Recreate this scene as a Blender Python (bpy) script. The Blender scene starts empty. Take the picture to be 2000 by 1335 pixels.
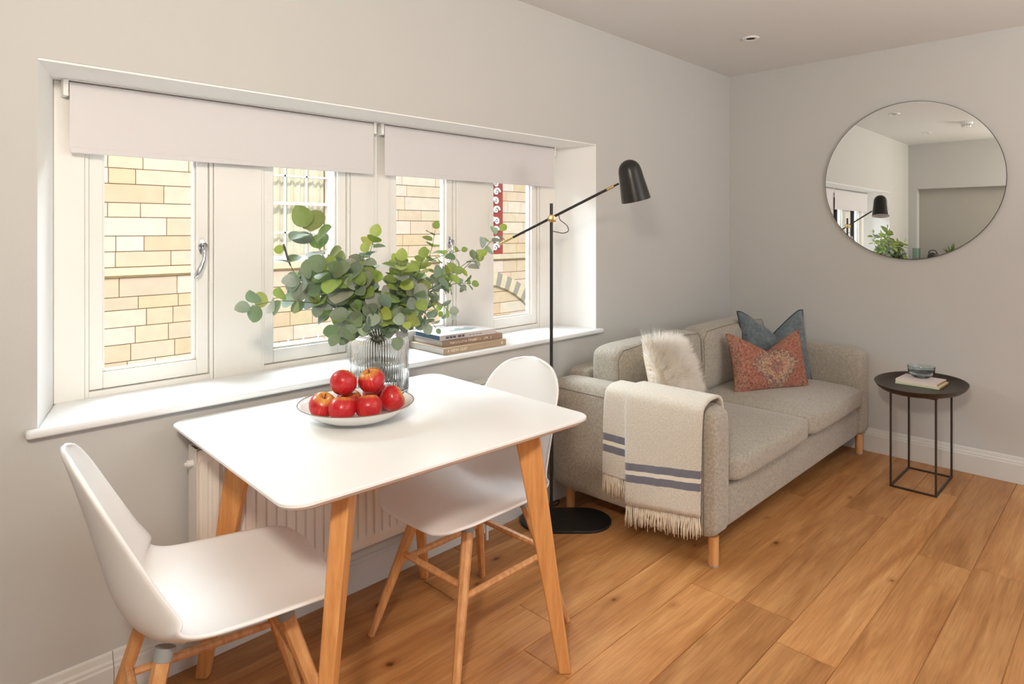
import bpy, bmesh, math, random
from mathutils import Vector, Matrix, Euler, noise
R = math.radians
PI = math.pi
sc = bpy.context.scene
COL = sc.collection

# ------------------------------------------------------------------ camera
cam_d = bpy.data.cameras.new('camera')
cam_d.sensor_width = 36.0
cam_d.lens = 36.0 * 1257.0 / 2000.0
cam_d.shift_y = -(667.5 - 449.0) / 2000.0
cam_d.clip_start = 0.02
cam = bpy.data.objects.new('camera', cam_d)
COL.objects.link(cam)
cam.location = (0, -2.09, 1.33)
cam.rotation_euler = (R(90), 0, R(44.7 - 90))
sc.camera = cam

# ------------------------------------------------------------------ colour / world / light
sc.view_settings.view_transform = 'Standard'
sc.view_settings.look = 'None'
sc.view_settings.gamma = 1.0
sc.view_settings.use_curve_mapping = False
sc.view_settings.exposure = -0.04
sc.cycles.max_bounces = 24
sc.cycles.transmission_bounces = 24
sc.cycles.transparent_max_bounces = 16
sc.cycles.diffuse_bounces = 6
sc.cycles.sample_clamp_indirect = 6.0

world = bpy.data.worlds.new('world')
sc.world = world
world.use_nodes = True
wb = world.node_tree.nodes['Background']
wb.inputs[0].default_value = (0.80, 0.90, 1.0, 1)
wb.inputs[1].default_value = 1.15


def lamp(name, kind, loc, direction, energy, color, **kw):
    d = bpy.data.lights.new(name, kind)
    d.energy = energy
    d.color = color
    for k, v in kw.items():
        setattr(d, k, v)
    o = bpy.data.objects.new(name, d)
    o.location = loc
    o.rotation_euler = Vector(direction).to_track_quat('-Z', 'Y').to_euler()
    COL.objects.link(o)
    return o


lamp('sun', 'SUN', (0, -3, 8), (0.45, 0.75, -0.62), 2.8, (1.0, 0.93, 0.90), angle=R(1.0))
# photographer's warm lamp beside the camera
lamp('warm_lamp', 'AREA', (-0.22, -1.98, 1.95), (0.80, 0.57, -0.24), 34.0, (1.0, 0.87, 0.73),
     shape='DISK', size=0.22)
# fill panel added behind the camera for soft overall room light
lamp('rear_fill', 'AREA', (1.9, -5.35, 1.35), (0.0, 1.0, 0.20), 26.0, (0.97, 0.98, 1.0),
     shape='RECTANGLE', size=3.4, size_y=1.9)
# added fill lamp aimed upward to brighten the ceiling and room
lamp('ceiling_fill', 'AREA', (2.42, -3.3, 1.55), (0.0, 0.18, 1.0), 60.0, (1.0, 0.97, 0.93),
     shape='DISK', size=0.4)
# sky light reaching the windows between the two buildings
lamp('window_skylight', 'AREA', (1.5, 1.15, 2.55), (0.0, -0.72, -0.69), 430.0, (0.84, 0.93, 1.0),
     shape='RECTANGLE', size=3.4, size_y=1.2)

# ------------------------------------------------------------------ materials
def newmat(name):
    m = bpy.data.materials.new(name)
    m.use_nodes = True
    nt = m.node_tree
    return m, nt, nt.nodes['Principled BSDF']


def nd(nt, t, **kw):
    n = nt.nodes.new(t)
    for k, v in kw.items():
        setattr(n, k, v)
    return n


def c4(c):
    return (c[0], c[1], c[2], 1.0)


def srgb(r, g, b):
    f = lambda v: (v / 255 / 12.92) if v / 255 <= 0.04045 else ((v / 255 + 0.055) / 1.055) ** 2.4
    return (f(r), f(g), f(b))


def plain(name, col, rough=0.5, metal=0.0, var=0.03, scale=8.0, bump=0.0, bscale=80.0, spec=0.5, coat=0.0):
    m, nt, b = newmat(name)
    tc = nd(nt, 'ShaderNodeTexCoord')
    no = nd(nt, 'ShaderNodeTexNoise')
    no.inputs['Scale'].default_value = scale
    no.inputs['Detail'].default_value = 4
    nt.links.new(tc.outputs['Object'], no.inputs['Vector'])
    mx = nd(nt, 'ShaderNodeMix', data_type='RGBA')
    mx.inputs[6].default_value = c4([max(0, c * (1 - var)) for c in col])
    mx.inputs[7].default_value = c4([min(1, c * (1 + var)) for c in col])
    nt.links.new(no.outputs['Fac'], mx.inputs[0])
    nt.links.new(mx.outputs[2], b.inputs['Base Color'])
    b.inputs['Roughness'].default_value = rough
    b.inputs['Metallic'].default_value = metal
    b.inputs['Specular IOR Level'].default_value = spec
    b.inputs['Coat Weight'].default_value = coat
    if bump:
        n2 = nd(nt, 'ShaderNodeTexNoise')
        n2.inputs['Scale'].default_value = bscale
        n2.inputs['Detail'].default_value = 3
        nt.links.new(tc.outputs['Object'], n2.inputs['Vector'])
        bp = nd(nt, 'ShaderNodeBump')
        bp.inputs['Strength'].default_value = bump
        bp.inputs['Distance'].default_value = 0.002
        nt.links.new(n2.outputs['Fac'], bp.inputs['Height'])
        nt.links.new(bp.outputs[0], b.inputs['Normal'])
    return m


def ramp(nt, pts, interp='LINEAR'):
    r = nd(nt, 'ShaderNodeValToRGB')
    r.color_ramp.interpolation = interp
    e = r.color_ramp.elements
    e[0].position, e[0].color = pts[0][0], c4(pts[0][1])
    e[1].position, e[1].color = pts[-1][0], c4(pts[-1][1])
    for p, c in pts[1:-1]:
        x = e.new(p)
        x.color = c4(c)
    return r


def wood(name, c1, c2, axis='Z', scale=1.0, rough=0.45):
    m, nt, b = newmat(name)
    tc = nd(nt, 'ShaderNodeTexCoord')
    mp = nd(nt, 'ShaderNodeMapping')
    s = {'X': (1.2, 28, 28), 'Y': (28, 1.2, 28), 'Z': (28, 28, 1.6)}[axis]
    mp.inputs['Scale'].default_value = [q * scale for q in s]
    nt.links.new(tc.outputs['Object'], mp.inputs['Vector'])
    no = nd(nt, 'ShaderNodeTexNoise')
    no.inputs['Scale'].default_value = 2.2
    no.inputs['Detail'].default_value = 6
    no.inputs['Roughness'].default_value = 0.6
    nt.links.new(mp.outputs[0], no.inputs['Vector'])
    r = ramp(nt, [(0.3, c1), (0.72, c2)])
    nt.links.new(no.outputs['Fac'], r.inputs[0])
    nt.links.new(r.outputs[0], b.inputs['Base Color'])
    b.inputs['Roughness'].default_value = rough
    bp = nd(nt, 'ShaderNodeBump')
    bp.inputs['Strength'].default_value = 0.15
    bp.inputs['Distance'].default_value = 0.001
    nt.links.new(no.outputs['Fac'], bp.inputs['Height'])
    nt.links.new(bp.outputs[0], b.inputs['Normal'])
    return m


def fabric(name, c1, c2, c3, scale=260, rough=0.95, bump=0.25):
    m, nt, b = newmat(name)
    tc = nd(nt, 'ShaderNodeTexCoord')
    no = nd(nt, 'ShaderNodeTexNoise')
    no.inputs['Scale'].default_value = scale
    no.inputs['Detail'].default_value = 3
    nt.links.new(tc.outputs['Object'], no.inputs['Vector'])
    n2 = nd(nt, 'ShaderNodeTexNoise')
    n2.inputs['Scale'].default_value = scale * 0.33
    n2.inputs['Detail'].default_value = 5
    nt.links.new(tc.outputs['Object'], n2.inputs['Vector'])
    ad = nd(nt, 'ShaderNodeMath', operation='ADD')
    nt.links.new(no.outputs['Fac'], ad.inputs[0])
    nt.links.new(n2.outputs['Fac'], ad.inputs[1])
    hv = nd(nt, 'ShaderNodeMath', operation='MULTIPLY')
    hv.inputs[1].default_value = 0.5
    nt.links.new(ad.outputs[0], hv.inputs[0])
    r = ramp(nt, [(0.36, c1), (0.5, c2), (0.64, c3)])
    nt.links.new(hv.outputs[0], r.inputs[0])
    nt.links.new(r.outputs[0], b.inputs['Base Color'])
    b.inputs['Roughness'].default_value = rough
    b.inputs['Specular IOR Level'].default_value = 0.15
    b.inputs['Sheen Weight'].default_value = 0.25
    bp = nd(nt, 'ShaderNodeBump')
    bp.inputs['Strength'].default_value = bump
    bp.inputs['Distance'].default_value = 0.002
    nt.links.new(hv.outputs[0], bp.inputs['Height'])
    nt.links.new(bp.outputs[0], b.inputs['Normal'])
    return m


def glassmat(name, col=(1, 1, 1), rough=0.0, ior=1.45):
    m, nt, b = newmat(name)
    b.inputs['Base Color'].default_value = c4(col)
    b.inputs['Roughness'].default_value = rough
    b.inputs['IOR'].default_value = ior
    b.inputs['Transmission Weight'].default_value = 1.0
    return m


def panemat(name, tint=(0.97, 0.985, 0.98), gl=1.0):
    m = bpy.data.materials.new(name)
    m.use_nodes = True
    nt = m.node_tree
    nt.nodes.remove(nt.nodes['Principled BSDF'])
    out = nt.nodes['Material Output']
    tr = nd(nt, 'ShaderNodeBsdfTransparent')
    tr.inputs[0].default_value = c4(tint)
    g = nd(nt, 'ShaderNodeBsdfGlossy')
    g.inputs['Roughness'].default_value = 0.0
    fr = nd(nt, 'ShaderNodeFresnel')
    fr.inputs[0].default_value = 1.12
    mx = nd(nt, 'ShaderNodeMixShader')
    nt.links.new(fr.outputs[0], mx.inputs[0])
    nt.links.new(tr.outputs[0], mx.inputs[1])
    nt.links.new(g.outputs[0], mx.inputs[2])
    nt.links.new(mx.outputs[0], out.inputs[0])
    return m


M = {}
M['wall'] = plain('wall_paint', (0.55, 0.55, 0.53), 0.75, var=0.015, scale=3, bump=0.12, bscale=160, spec=0.2)
M['ceil'] = plain('ceiling_paint', (0.72, 0.73, 0.725), 0.85, var=0.01, scale=2, bump=0.06, bscale=150, spec=0.2)
M['trim'] = plain('white_trim_paint', (0.80, 0.80, 0.78), 0.38, var=0.015, scale=5)
M['reveal'] = plain('window_lit_reveal', (0.88, 0.885, 0.87), 0.55, var=0.015, scale=4, bump=0.06, bscale=140)  # lighter than the wall, window light put into the colour
M['sill'] = plain('sill_gloss_paint', (0.80, 0.82, 0.83), 0.22, var=0.02, scale=6)
M['frame'] = plain('cream_window_paint', (0.82, 0.80, 0.75), 0.4, var=0.015, scale=5)
M['base'] = plain('skirting_paint', (0.66, 0.65, 0.62), 0.4, var=0.015, scale=5)
M['rad'] = plain('radiator_enamel', (0.78, 0.75, 0.69), 0.35, var=0.01)
M['plastic'] = plain('white_plastic', (0.84, 0.845, 0.84), 0.42, var=0.008)
M['tabletop'] = plain('white_laminate', (0.85, 0.855, 0.85), 0.30, var=0.006)
M['blind'] = plain('blind_fabric', (0.68, 0.66, 0.665), 0.9, var=0.01, scale=20, bump=0.1, bscale=400, spec=0.1)
M['chrome'] = plain('polished_chrome', (0.62, 0.62, 0.63), 0.15, 1.0)
M['brass'] = plain('brushed_brass', (0.66, 0.50, 0.24), 0.28, 1.0, var=0.06, scale=60)
M['black'] = plain('black_metal', (0.018, 0.017, 0.016), 0.38, 0.0, var=0.1)
M['lampblack'] = plain('lamp_black_satin', (0.018, 0.017, 0.015), 0.33, 0.0, var=0.05, spec=0.4)
M['bronze'] = plain('dark_bronze_metal', (0.050, 0.038, 0.028), 0.42, 0.35, var=0.15, scale=12)
M['shadein'] = plain('shade_white_inside', (0.8, 0.8, 0.78), 0.5)
M['grey'] = plain('grey_plastic', (0.33, 0.35, 0.35), 0.5)
M['oak'] = wood('oak_leg', srgb(196, 136, 84), srgb(226, 174, 118), 'Z')
M['beech'] = wood('orange_oak_leg', srgb(200, 136, 78), srgb(230, 170, 106), 'Z')
M['rung'] = wood('oak_rung', srgb(196, 136, 84), srgb(228, 176, 122), 'Z')
M['sofa'] = fabric('grey_wool', srgb(146, 139, 128), srgb(164, 157, 145), srgb(182, 175, 162), 300)
M['blue'] = fabric('blue_velvet', srgb(88, 98, 102), srgb(103, 114, 118), srgb(120, 130, 133), 60, bump=0.15)
M['bluepipe'] = plain('dark_blue_piping', srgb(52, 60, 68), 0.8)
M['dome'] = plain('apple_stem_brown', (0.08, 0.045, 0.015), 0.7)
M['cord'] = plain('black_cord', (0.02, 0.02, 0.02), 0.6)
M['china'] = plain('white_china', (0.80, 0.79, 0.76), 0.18, var=0.01, coat=0.3)
M['chinarim'] = plain('dark_glaze_rim', srgb(120, 105, 95), 0.3)
M['glass'] = glassmat('clear_ribbed_glass', (1.0, 1.0, 1.0))
M['blueglass'] = glassmat('pale_blue_glass', (0.82, 0.92, 0.95))
M['greenglass'] = glassmat('green_glass', (0.6, 0.75, 0.68))
M['water'] = glassmat('vase_water', (0.96, 0.99, 0.97), ior=1.33)
M['pane'] = panemat('window_pane')
M['mirror'] = plain('mirror_silver', (0.86, 0.88, 0.87), 0.0, 1.0, var=0.0)
M['mirredge'] = plain('mirror_dark_edge', (0.06, 0.055, 0.05), 0.3, 0.6)
M['paper'] = plain('paper_pages', (0.72, 0.66, 0.60), 0.8, var=0.08, scale=90)
M['darkhole'] = plain('black_lamp_recess', (0.01, 0.009, 0.007), 0.6)
M['backing'] = fabric('cream_suede', srgb(214, 198, 176), srgb(226, 211, 190), srgb(236, 222, 204), 90, bump=0.1)
M['fringe'] = fabric('cream_wool', srgb(214, 203, 184), srgb(228, 218, 200), srgb(238, 230, 214), 200, bump=0.3)
M['red'] = plain('dark_red_paint', srgb(160, 62, 52), 0.6)
M['outwhite'] = plain('white_outdoor_paint', (0.78, 0.76, 0.70), 0.5)
M['asphalt'] = plain('street_asphalt', (0.22, 0.21, 0.20), 0.9, var=0.2, scale=20)
M['lead'] = plain('grey_lead', (0.35, 0.34, 0.33), 0.6, var=0.15, scale=20)
M['cabinet'] = plain('grey_cabinet', (0.42, 0.42, 0.40), 0.5)
M['worktop'] = plain('grey_worktop', (0.35, 0.34, 0.32), 0.3)
M['stem'] = plain('eucalyptus_stem', srgb(112, 112, 84), 0.7, var=0.2, scale=40)
M['darkstem'] = plain('woody_stem', srgb(92, 84, 80), 0.8, var=0.25, scale=60)


def fur_mat():
    m, nt, b = newmat('white_sheepskin')
    a = nd(nt, 'ShaderNodeAttribute', attribute_name='Col')
    nt.links.new(a.outputs['Color'], b.inputs['Base Color'])
    b.inputs['Roughness'].default_value = 0.8
    b.inputs['Specular IOR Level'].default_value = 0.1
    tl = nd(nt, 'ShaderNodeBsdfTranslucent')
    nt.links.new(a.outputs['Color'], tl.inputs[0])
    mx = nd(nt, 'ShaderNodeMixShader')
    mx.inputs[0].default_value = 0.65
    nt.links.new(b.outputs[0], mx.inputs[1])
    nt.links.new(tl.outputs[0], mx.inputs[2])
    nt.links.new(mx.outputs[0], nt.nodes['Material Output'].inputs[0])
    return m


M['fur'] = fur_mat()


def attr_mat(name, rough, mult=None, nscale=12, spec=0.4, trans=0.0):
    m, nt, b = newmat(name)
    a = nd(nt, 'ShaderNodeAttribute', attribute_name='Col')
    tc = nd(nt, 'ShaderNodeTexCoord')
    no = nd(nt, 'ShaderNodeTexNoise')
    no.inputs['Scale'].default_value = nscale
    no.inputs['Detail'].default_value = 5
    nt.links.new(tc.outputs['Object'], no.inputs['Vector'])
    r = ramp(nt, [(0.25, (0.86, 0.86, 0.86)), (0.75, (1, 1, 1))])
    nt.links.new(no.outputs['Fac'], r.inputs[0])
    mx = nd(nt, 'ShaderNodeMix', data_type='RGBA', blend_type='MULTIPLY')
    mx.inputs[0].default_value = 1.0
    nt.links.new(a.outputs['Color'], mx.inputs[6])
    nt.links.new(r.outputs[0], mx.inputs[7])
    nt.links.new(mx.outputs[2], b.inputs['Base Color'])
    b.inputs['Roughness'].default_value = rough
    b.inputs['Specular IOR Level'].default_value = spec
    if trans:
        out = nt.nodes['Material Output']
        t = nd(nt, 'ShaderNodeBsdfTranslucent')
        nt.links.new(mx.outputs[2], t.inputs[0])
        ms = nd(nt, 'ShaderNodeMixShader')
        ms.inputs[0].default_value = trans
        nt.links.new(b.outputs[0], ms.inputs[1])
        nt.links.new(t.outputs[0], ms.inputs[2])
        nt.links.new(ms.outputs[0], out.inputs[0])
    return m


M['leaf'] = attr_mat('eucalyptus_leaf', 0.5, nscale=60, trans=0.25)
M['stone'] = attr_mat('bath_stone', 0.9, nscale=9, spec=0.1)


def floor_mat():
    m, nt, b = newmat('oak_floor_boards')
    L = nt.links
    tc = nd(nt, 'ShaderNodeTexCoord')
    a = nd(nt, 'ShaderNodeAttribute', attribute_name='Col')   # r = tone, g,b = offsets of the grain
    sep = nd(nt, 'ShaderNodeSeparateColor')
    L.new(a.outputs['Color'], sep.inputs[0])
    cmb = nd(nt, 'ShaderNodeCombineXYZ')
    L.new(sep.outputs[1], cmb.inputs[0])
    L.new(sep.outputs[2], cmb.inputs[1])
    sc_ = nd(nt, 'ShaderNodeVectorMath', operation='SCALE')
    sc_.inputs['Scale'].default_value = 40
    L.new(cmb.outputs[0], sc_.inputs[0])
    ad = nd(nt, 'ShaderNodeVectorMath', operation='ADD')
    L.new(tc.outputs['Object'], ad.inputs[0])
    L.new(sc_.outputs[0], ad.inputs[1])
    # broad figure
    mp = nd(nt, 'ShaderNodeMapping')
    mp.inputs['Scale'].default_value = (0.9, 7.0, 1)
    L.new(ad.outputs[0], mp.inputs['Vector'])
    n1 = nd(nt, 'ShaderNodeTexNoise')
    n1.inputs['Scale'].default_value = 1.6
    n1.inputs['Detail'].default_value = 5
    n1.inputs['Distortion'].default_value = 1.2
    L.new(mp.outputs[0], n1.inputs['Vector'])
    # fine grain
    mp2 = nd(nt, 'ShaderNodeMapping')
    mp2.inputs['Scale'].default_value = (4.0, 90.0, 1)
    L.new(ad.outputs[0], mp2.inputs['Vector'])
    n2 = nd(nt, 'ShaderNodeTexNoise')
    n2.inputs['Scale'].default_value = 1.5
    n2.inputs['Detail'].default_value = 4
    n2.inputs['Distortion'].default_value = 0.6
    L.new(mp2.outputs[0], n2.inputs['Vector'])
    r1 = ramp(nt, [(0.25, srgb(160, 106, 58)), (0.45, srgb(186, 130, 78)), (0.62, srgb(200, 146, 92)), (0.8, srgb(210, 160, 106))])
    L.new(n1.outputs['Fac'], r1.inputs[0])
    r2 = ramp(nt, [(0.3, (0.80, 0.78, 0.75)), (0.62, (1.04, 1.04, 1.04))])
    L.new(n2.outputs['Fac'], r2.inputs[0])
    mx = nd(nt, 'ShaderNodeMix', data_type='RGBA', blend_type='MULTIPLY')
    mx.inputs[0].default_value = 1.0
    L.new(r1.outputs[0], mx.inputs[6])
    L.new(r2.outputs[0], mx.inputs[7])
    # tone per board
    mt = nd(nt, 'ShaderNodeMapRange')
    mt.inputs['To Min'].default_value = 0.84
    mt.inputs['To Max'].default_value = 1.06
    L.new(sep.outputs[0], mt.inputs['Value'])
    m3 = nd(nt, 'ShaderNodeVectorMath', operation='SCALE')
    L.new(mx.outputs[2], m3.inputs[0])
    L.new(mt.outputs[0], m3.inputs['Scale'])
    # knots
    mp3 = nd(nt, 'ShaderNodeMapping')
    mp3.inputs['Scale'].default_value = (1.7, 2.9, 1)
    L.new(ad.outputs[0], mp3.inputs['Vector'])
    vo = nd(nt, 'ShaderNodeTexVoronoi')
    vo.inputs['Scale'].default_value = 2.1
    vo.inputs['Randomness'].default_value = 1.0
    n3 = nd(nt, 'ShaderNodeTexNoise')
    n3.inputs['Scale'].default_value = 14
    L.new(ad.outputs[0], n3.inputs['Vector'])
    mm = nd(nt, 'ShaderNodeVectorMath', operation='SCALE')
    mm.inputs['Scale'].default_value = 0.09
    L.new(n3.outputs['Color'], mm.inputs[0])
    am = nd(nt, 'ShaderNodeVectorMath', operation='ADD')
    L.new(mp3.outputs[0], am.inputs[0])
    L.new(mm.outputs[0], am.inputs[1])
    L.new(am.outputs[0], vo.inputs['Vector'])
    rk = ramp(nt, [(0.0, (0.16, 0.10, 0.07)), (0.035, (0.35, 0.25, 0.18)), (0.07, (0.82, 0.75, 0.68)), (0.16, (1, 1, 1))])
    L.new(vo.outputs['Distance'], rk.inputs[0])
    m4 = nd(nt, 'ShaderNodeMix', data_type='RGBA', blend_type='MULTIPLY')
    m4.inputs[0].default_value = 1.0
    L.new(m3.outputs[0], m4.inputs[6])
    L.new(rk.outputs[0], m4.inputs[7])
    L.new(m4.outputs[2], b.inputs['Base Color'])
    b.inputs['Roughness'].default_value = 0.42
    b.inputs['Specular IOR Level'].default_value = 0.35
    bp = nd(nt, 'ShaderNodeBump')
    bp.inputs['Strength'].default_value = 0.12
    bp.inputs['Distance'].default_value = 0.001
    L.new(n2.outputs['Fac'], bp.inputs['Height'])
    L.new(bp.outputs[0], b.inputs['Normal'])
    return m


M['floor'] = floor_mat()


def apple_mat():
    m, nt, b = newmat('red_apple_skin')
    L = nt.links
    tc = nd(nt, 'ShaderNodeTexCoord')
    oi = nd(nt, 'ShaderNodeObjectInfo')
    sx = nd(nt, 'ShaderNodeSeparateXYZ')
    L.new(tc.outputs['Object'], sx.inputs[0])
    at = nd(nt, 'ShaderNodeMath', operation='ARCTAN2')
    L.new(sx.outputs[1], at.inputs[0])
    L.new(sx.outputs[0], at.inputs[1])
    cb = nd(nt, 'ShaderNodeCombineXYZ')
    ml = nd(nt, 'ShaderNodeMath', operation='MULTIPLY')
    ml.inputs[1].default_value = 5.0
    L.new(at.outputs[0], ml.inputs[0])
    L.new(ml.outputs[0], cb.inputs[0])
    ml2 = nd(nt, 'ShaderNodeMath', operation='MULTIPLY')
    ml2.inputs[1].default_value = 9.0
    L.new(sx.outputs[2], ml2.inputs[0])
    L.new(ml2.outputs[0], cb.inputs[1])
    ml3 = nd(nt, 'ShaderNodeMath', operation='MULTIPLY')
    ml3.inputs[1].default_value = 30.0
    L.new(oi.outputs['Random'], ml3.inputs[0])
    L.new(ml3.outputs[0], cb.inputs[2])
    no = nd(nt, 'ShaderNodeTexNoise')
    no.inputs['Scale'].default_value = 1.6
    no.inputs['Detail'].default_value = 5
    L.new(cb.outputs[0], no.inputs['Vector'])
    r = ramp(nt, [(0.28, srgb(196, 30, 36)), (0.5, srgb(172, 20, 32)), (0.66, srgb(206, 52, 40)), (0.8, srgb(222, 120, 60))])
    L.new(no.outputs['Fac'], r.inputs[0])
    # yellow crown round the stalk
    mr = nd(nt, 'ShaderNodeMapRange')
    mr.inputs['From Min'].default_value = 0.021
    mr.inputs['From Max'].default_value = 0.036
    L.new(sx.outputs[2], mr.inputs['Value'])
    m2 = nd(nt, 'ShaderNodeMath', operation='MULTIPLY')
    L.new(mr.outputs[0], m2.inputs[0])
    r3 = ramp(nt, [(0.35, (0.35, 0.35, 0.35)), (0.62, (1, 1, 1))])
    L.new(no.outputs['Fac'], r3.inputs[0])
    L.new(r3.outputs[0], m2.inputs[1])
    mx = nd(nt, 'ShaderNodeMix', data_type='RGBA')
    L.new(m2.outputs[0], mx.inputs[0])
    L.new(r.outputs[0], mx.inputs[6])
    mx.inputs[7].default_value = c4(srgb(226, 186, 84))
    # pale freckles
    vo = nd(nt, 'ShaderNodeTexVoronoi')
    vo.inputs['Scale'].default_value = 170
    L.new(tc.outputs['Object'], vo.inputs['Vector'])
    rv = ramp(nt, [(0.0, (1, 1, 1)), (0.12, (0, 0, 0))])
    L.new(vo.outputs['Distance'], rv.inputs[0])
    m5 = nd(nt, 'ShaderNodeMath', operation='MULTIPLY')
    m5.inputs[1].default_value = 0.35
    L.new(rv.outputs[0], m5.inputs[0])
    mx2 = nd(nt, 'ShaderNodeMix', data_type='RGBA')
    L.new(m5.outputs[0], mx2.inputs[0])
    L.new(mx.outputs[2], mx2.inputs[6])
    mx2.inputs[7].default_value = c4(srgb(235, 170, 130))
    L.new(mx2.outputs[2], b.inputs['Base Color'])
    b.inputs['Roughness'].default_value = 0.33
    b.inputs['Coat Weight'].default_value = 0.15
    return m


M['apple'] = apple_mat()


def throw_mat():
    m, nt, b = newmat('cream_wool_throw')
    L = nt.links
    uv = nd(nt, 'ShaderNodeUVMap')
    sx = nd(nt, 'ShaderNodeSeparateXYZ')
    L.new(uv.outputs[0], sx.inputs[0])
    # v = distance from hem in metres
    r = ramp(nt, [(0.0, (0, 0, 0)), (0.100 / 0.5, (1, 1, 1)), (0.131 / 0.5, (0.45, 0.45, 0.45)),
                  (0.149 / 0.5, (1, 1, 1)), (0.180 / 0.5, (0, 0, 0))], 'CONSTANT')
    dv = nd(nt, 'ShaderNodeMath', operation='DIVIDE')
    dv.inputs[1].default_value = 0.5
    n0 = nd(nt, 'ShaderNodeTexNoise')
    n0.inputs['Scale'].default_value = 9
    L.new(uv.outputs[0], n0.inputs['Vector'])
    m0 = nd(nt, 'ShaderNodeMath', operation='MULTIPLY_ADD')
    m0.inputs[1].default_value = 0.004
    L.new(n0.outputs['Fac'], m0.inputs[0])
    L.new(sx.outputs[1], m0.inputs[2])
    L.new(m0.outputs[0], dv.inputs[0])
    L.new(dv.outputs[0], r.inputs[0])
    # herringbone
    wv = nd(nt, 'ShaderNodeTexWave', wave_type='BANDS', bands_direction='DIAGONAL')
    wv.inputs['Scale'].default_value = 95
    wv.inputs['Distortion'].default_value = 1.0
    L.new(uv.outputs[0], wv.inputs['Vector'])
    no = nd(nt, 'ShaderNodeTexNoise')
    no.inputs['Scale'].default_value = 160
    no.inputs['Detail'].default_value = 3
    L.new(uv.outputs[0], no.inputs['Vector'])
    body = ramp(nt, [(0.3, srgb(196, 188, 174)), (0.7, srgb(222, 216, 204))])
    L.new(no.outputs['Fac'], body.inputs[0])
    strp = ramp(nt, [(0.2, srgb(84, 84, 96)), (0.8, srgb(138, 138, 148))])
    L.new(wv.outputs['Fac'], strp.inputs[0])
    gt = nd(nt, 'ShaderNodeMath', operation='GREATER_THAN')
    gt.inputs[1].default_value = 0.8
    L.new(r.outputs[0], gt.inputs[0])
    gm = nd(nt, 'ShaderNodeMath', operation='GREATER_THAN')
    gm.inputs[1].default_value = 0.2
    L.new(r.outputs[0], gm.inputs[0])
    mid = nd(nt, 'ShaderNodeMix', data_type='RGBA')
    L.new(gm.outputs[0], mid.inputs[0])
    L.new(body.outputs[0], mid.inputs[6])
    mid.inputs[7].default_value = c4(srgb(226, 220, 204))
    mx = nd(nt, 'ShaderNodeMix', data_type='RGBA')
    L.new(gt.outputs[0], mx.inputs[0])
    L.new(mid.outputs[2], mx.inputs[6])
    L.new(strp.outputs[0], mx.inputs[7])
    L.new(mx.outputs[2], b.inputs['Base Color'])
    b.inputs['Roughness'].default_value = 0.95
    b.inputs['Sheen Weight'].default_value = 0.4
    b.inputs['Specular IOR Level'].default_value = 0.1
    bp = nd(nt, 'ShaderNodeBump')
    bp.inputs['Strength'].default_value = 0.4
    bp.inputs['Distance'].default_value = 0.002
    L.new(wv.outputs['Fac'], bp.inputs['Height'])
    L.new(bp.outputs[0], b.inputs['Normal'])
    return m


M['throw'] = throw_mat()


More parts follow.
